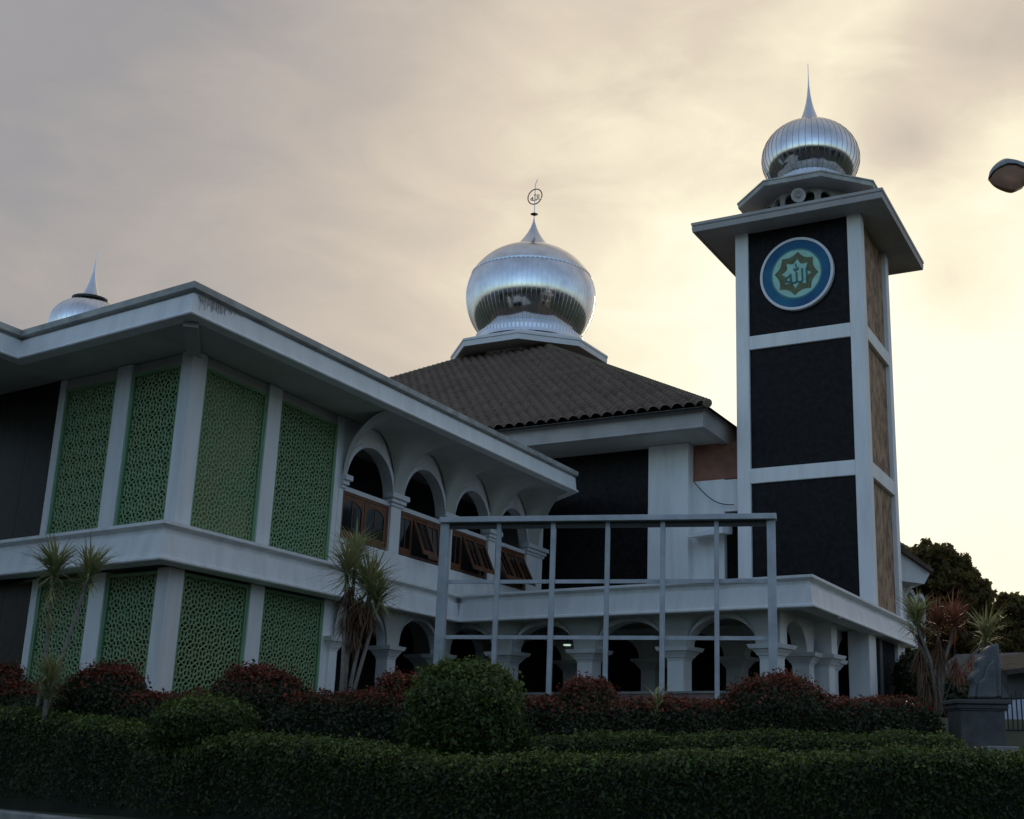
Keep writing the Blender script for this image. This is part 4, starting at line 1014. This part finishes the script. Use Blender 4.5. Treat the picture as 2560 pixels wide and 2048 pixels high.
out_=[(2430,1745),(2436,1712),(2425,1694),(2438,1680),(2447,1672),(2444,1650),(2462,1638),(2464,1622),(2478,1612),(2497,1606),(2500,1640),(2503,1680),(2504,1745)]
q=MB(); q.slab([pm(x,y) for x,y in out_],[.05,.55,0]); 
sc_o=q.build('sculpture',gstone,mo,bevel=.04)
q=MB(); q.slab([pm(x,y,-.12) for x,y in [(2445,1745),(2448,1705),(2462,1694),(2470,1664),(2486,1648),(2492,1745)]],[0,.13,0]); q.build('carved_relief',gstone,mo,bevel=.03)
q=MB(); q.slab([pm(x,y,.2) for x,y in [(2504,1745),(2503,1706),(2512,1722),(2522,1742)]],[0,.2,0]); q.build('side_fin',gstone,mo)
# low house and shed right, boundary fence
sheet=mat('old_sheet_roof',(.16,.16,.155),.95,var=.25,spec=.03,scale=2,bump=.3)
hs=thing('garden_shed','small tan shed with a grey sheet roof behind the stone monument','building',(*at_y(2410,1760,42)[:2],2.8))
def pr(px,py,y): return at_y(px,py,y)
q=MB(); a=pr(2352,1690,42);b_=pr(2560,1690,42); q.hexa([(a[0],42,2.5),(b_[0],42,2.5),(b_[0],46,2.5),(a[0],46,2.5),(a[0],42,pr(2400,1672,42)[2]),(b_[0],42,pr(2400,1672,42)[2]),(b_[0],46,pr(2400,1672,42)[2]),(a[0],46,pr(2400,1672,42)[2])]); q.build('wall',tan,hs)
q=MB(); q.slab([pr(2335,1685,41.5),pr(2600,1672,41.5),pr(2600,1630,44),pr(2390,1636,44)],[0,0,-.12]); q.build('roof',sheet,hs)
q=MB(); q.slab([pr(2388,1760,41.95),pr(2400,1760,41.95),pr(2400,1705,41.95),pr(2388,1705,41.95)],[0,.02,0]); q.build('doorway',dark,hs)
dull=mat('dull_old_roof',(.10,.085,.07),.95,var=.25,spec=.03,scale=2,bump=.4)
nb=thing('neighbour_house','dark house with a low brown eave at the right edge behind the fence','building',(*at_y(2560,1760,38)[:2],2.8))
q=MB(); a=pr(2518,1700,38);b_=pr(2760,1700,38); zz=pr(2540,1668,38)[2]; q.hexa([(a[0],38,2.5),(b_[0],38,2.5),(b_[0],43,2.5),(a[0],43,2.5),(a[0],38,zz),(b_[0],38,zz),(b_[0],43,zz),(a[0],43,zz)]); q.build('wall',intw,nb)
q=MB(); q.slab([pr(2505,1676,37.4),pr(2780,1640,37.4),pr(2780,1600,41),pr(2505,1640,41)],[0,0,-.15]); q.build('roof',dull,nb)
bd=MB(); 
bd.slab([pr(2508,1800,33),pr(2600,1800,33),pr(2600,1745,33),pr(2508,1752,33)],[0,.06,0]); tag(bd.build('pale_board',panelw),'pale bluish board behind the iron fence at the right edge','board')
fe=thing('iron_fence','thin dark iron garden fence at the right edge beside the monument','fence',(*pr(2540,1850,31)[:2],2.2))
for k in range(9):
    x=pr(2508+k*12,1800,31); q=MB(); q.tube([(x[0],31,1.6),(x[0],31,pr(2540,1728+ (k%3)*4,31)[2])],.018,6); q.build('bar',darkmet,fe)
for py in (1745,1825):
    q=MB(); a=pr(2500,py,31);b_=pr(2640,py,31); q.tube([a,b_],.02,6); q.build('rail',darkmet,fe)
# rear annex of the mosque seen right of the tower
ra=thing('rear_annex','white rear annex with a sloping eave and round arch tops just right of the tower','building',(*at_y(2270,1560,60)[:2],3))
ya=58.
q=MB(); q.slab([pr(2200,1380,ya),pr(2256,1376,ya),pr(2328,1427,ya),pr(2311,1460,ya),pr(2250,1452,ya),pr(2200,1450,ya)],[-.3,2.5,0]); q.build('eave_box',white,ra)
q=MB(); q.slab([pr(2200,1330,ya-.3),pr(2240,1352,ya-.3),pr(2256,1366,ya-.3),pr(2335,1424,ya-.3),pr(2331,1431,ya-.3),pr(2254,1378,ya-.3),pr(2200,1340,ya-.3)],[-.3,3,0]); q.build('roof_edge',tilem,ra)
q=MB(); q.slab([pr(2190,1456,ya+1),pr(2262,1456,ya+1),pr(2262,1900,ya+1),pr(2190,1900,ya+1)],[0,3,0]); q.build('wall',white,ra)
for cxp,cyp,rx,ry in ((2275,1497,14,26),(2301,1512,13,28)):
    q=MB(); n=16; po=[pr(cxp+rx*math.cos(math.pi*i/n),cyp-ry*math.sin(math.pi*i/n),ya+1.2) for i in range(n+1)]; pi_=[pr(cxp+(rx-5)*math.cos(math.pi*i/n),cyp+4-(ry-6)*math.sin(math.pi*i/n),ya+1.2) for i in range(n+1)]
    po=[pr(cxp+rx,cyp+110,ya+1.2)]+po+[pr(cxp-rx,cyp+110,ya+1.2)]; pi_=[pr(cxp+rx-5,cyp+110,ya+1.2)]+pi_+[pr(cxp-rx+5,cyp+110,ya+1.2)]
    k=len(po); q.add(po+pi_+[p+np.array([0,.8,0]) for p in po]+[p+np.array([0,.8,0]) for p in pi_],[(i,i+1,k+i+1,k+i) for i in range(k-1)]+[(i,i+1,2*k+i+1,2*k+i) for i in range(k-1)]+[(k+i,k+i+1,3*k+i+1,3*k+i) for i in range(k-1)])
    q.build('arch_top',white,ra,recalc=False)
    q=MB(); q.add([p+np.array([0,.5,0]) for p in pi_],[tuple(range(k))]); q.build('arch_niche',soffitm,ra)
# trees ---------------------------------------------------------
def tree(name,label,px,py_base,y,blobs,nleaf,size,seed,grp=None,m=None,gz_=None):
    rs=np.random.default_rng(seed); b_=at_y(px,py_base,y); b_[2]=2.5 if gz_ is None else gz_
    root=thing(name,label,'tree',b_,grp)
    B=[];
    for (bx,by,rp,dy) in blobs: c=at_y(bx,by,y+dy); B.append((c,rp/F*y))
    q=MB(); top=np.mean([c for c,r in B],0); q.tube([b_-UP*.3,b_*.6+top*.4+rs.normal(size=3)*.2,top],.05*np.linalg.norm(top-b_)*.5,8,r1=.08)
    for c,r in B: q.tube([b_*.5+top*.5,(b_*.3+top*.3+c*.4),c],.14,6,r1=.04)
    q.build('trunk',bark,root,smooth=True)
    tot=sum(r**2 for _,r in B); Ps=[];Ns=[]
    for c,r in B:
        n=int(nleaf*r*r/tot); nc=70; cc=rs.normal(size=(nc,3)); cc/=np.linalg.norm(cc,axis=1)[:,None]; cc*=(.45+.5*rs.random(nc)[:,None]); cr=.15+.17*rs.random(nc)
        k=rs.integers(0,nc,n); v=rs.normal(size=(n,3)); v/=np.linalg.norm(v,axis=1)[:,None]
        loc=cc[k]+v*(cr[k]*(.55+.5*rs.random(n)))[:,None]; Ps.append(c+loc*r*np.array([1,1,.85])); Ns.append(v)
    Pp=np.concatenate(Ps);N=np.concatenate(Ns); V,q_=leaves(Pp,N,size,spread=.7,aspect=.6); np_obj('crown',V,q_,[m or tl_],parent=root)
    return root
tree('broadleaf_tree','large dark rounded tree lit at its edge right of the tower',2370,1750,70.,[(2285,1420,62,0),(2330,1400,55,0),(2375,1425,60,0),(2420,1480,62,-1),(2360,1500,80,0),(2300,1500,60,1),(2450,1530,52,0),(2400,1560,80,0),(2475,1590,50,0),(2330,1580,70,1),(2440,1620,60,0),(2500,1640,60,1),(2270,1640,60,1),(2330,1660,70,1)],110000,.26,41)
tree('broadleaf_tree','thin open tree with sky gaps at the right edge behind the neighbour house',2560,1750,60.,[(2530,1510,38,0),(2562,1545,36,0),(2515,1570,34,0),(2545,1610,44,0),(2600,1590,50,0),(2520,1640,40,0),(2580,1650,40,0),(2540,1570,50,1)],15000,.24,42)
for i,(px,py,ry,rx,y,lb) in enumerate(((2292,1700,62,46,46.,'dark green shrub behind the rust leaved dracaena clump'),(2380,1760,50,60,36.,'low dark shrub in front of the tan shed behind the dracaena clump'))):
    ball('garden_shrub',lb,px,py,ry,y,rx/F*y,hd,6000,.16,seed=60+i)
# opposite side of the road, behind the camera: what the polished domes mirror
for i in range(15):
    pass
def far_tree(x,y,h,seed,src=[None]):
    if src[0] is None:
        rs=np.random.default_rng(9); root=thing('roadside_tree','dark roadside tree across the road, first from the left','tree',(x,y,0),'roadside trees across the road')
        q=MB(); q.tube([(x,y,-.2),(x,y,4),(x+.3,y,9)],.35,8,r1=.12); q.build('trunk',bark,root)
        n=9000; c=rs.normal(size=(14,3))*np.array([2.2,2.2,2.0])+np.array([x,y,8.5]); k=rs.integers(0,14,n); v=rs.normal(size=(n,3)); v/=np.linalg.norm(v,axis=1)[:,None]
        Pp=c[k]+v*(1.6+.6*rs.random(n))[:,None]; V,q_=leaves(Pp,v,.55); np_obj('crown',V,q_,[hl],parent=root); src[0]=root; return
    r=src[0].copy(); COL.objects.link(r); r.location=(x,y,0); s=h/11.; r.scale=(s*1.3,s*1.3,s); r.rotation_euler=(0,0,seed*1.3)
    r['label']='dark roadside tree across the road, %s from the left'%['first','second','third','fourth','fifth','sixth','seventh','eighth','ninth','tenth','eleventh','twelfth'][seed]
    for ch in list(src[0].children): c=ch.copy(); COL.objects.link(c); c.parent=r
for i,(x,y,h) in enumerate(((-8,-28,11),(-24,-24,13),(-38,-10,12),(-50,8,13),(6,-34,15),(22,-26,12),(38,-16,14),(52,2,13),(-14,-44,16),(30,-42,16),(62,22,13),(-62,26,14))): far_tree(x,y,h,i)
# ================================================================ STREET LAMP
lp0=at_y(2560,470,15.5)
sl_=thing('street_lamp','grey street lamp head reaching in from the right edge of the sky','street lamp',(lp0[0]+2.6,15.5,0))
ax=np.array([1,.0,-.10]); 
def lpx(px,py): return at_y(px,py,15.5)
hl_=lpx(2471,447); 
def loft(mb,secs):
    A_=np.array(secs); n0=len(A_); tt=np.linspace(0,n0-1,(n0-1)*5+1); B_=np.stack([np.interp(tt,np.arange(n0),A_[:,i,j]) for i in range(A_.shape[1]) for j in range(3)],-1).reshape(len(tt),-1,3)
    for _ in range(4): B_[1:-1]=(B_[:-2]+2*B_[1:-1]+B_[2:])/4
    secs=[list(x) for x in B_]
    k=len(secs[0]); vs=[p for s in secs for p in s]; mb.add(vs,[(i*k+j,i*k+(j+1)%k,(i+1)*k+(j+1)%k,(i+1)*k+j) for i in range(len(secs)-1) for j in range(k)]+[tuple(range(k))[::-1],tuple((len(secs)-1)*k+j for j in range(k))])
top_=[(2471,444),(2476,424),(2490,410),(2510,399),(2535,404),(2560,412),(2600,420),(2640,428)]
seam=[(2471,448),(2480,436),(2492,430),(2510,424),(2530,426),(2558,437),(2600,446),(2640,452)]
bot=[(2471,450),(2484,463),(2498,470),(2515,476),(2533,480),(2558,468),(2600,458),(2640,456)]
wid=[.02,.10,.15,.18,.19,.18,.13,.08]
q=MB(); secs=[]
for t,s,w_ in zip(top_,seam,wid):
    a=lpx(*t);b_=lpx(*s); h=a-b_; secs.append([b_+np.array([0,-w_,0]),b_+h*.6+np.array([0,-w_*.85,0]),a+np.array([0,-w_*.3,0]),a+np.array([0,w_*.3,0]),b_+h*.6+np.array([0,w_*.85,0]),b_+np.array([0,w_,0])])
loft(q,secs); q.build('housing',lampm,sl_,smooth=True,auto=True)
q=MB(); secs=[]
for t,s,w_ in zip(bot[:6],seam[:6],wid):
    a=lpx(*t);b_=lpx(*s); h=a-b_; secs.append([b_+h*.02+np.array([0,-w_*.95,0]),b_+h*.6+np.array([0,-w_*.8,0]),a+np.array([0,-w_*.3,0]),a+np.array([0,w_*.3,0]),b_+h*.6+np.array([0,w_*.8,0]),b_+h*.02+np.array([0,w_*.95,0])])
loft(q,secs); q.build('lens',lensm,sl_,smooth=True,auto=True)
q=MB(); q.tube([lpx(*p)+np.array([0,-w_*1.0-.004,0]) for p,w_ in zip(seam[:7],wid)],.012,6); q.build('rim',darkmet,sl_,smooth=True)
e_=lpx(2635,440); q=MB(); q.tube([e_,e_+np.array([1.0,0,-.05]),(lp0[0]+2.2,15.5,e_[2]-.4),(lp0[0]+2.6,15.5,e_[2]-1.4),(lp0[0]+2.6,15.5,0)],.06,10); q.build('pole',lampm,sl_,smooth=True)
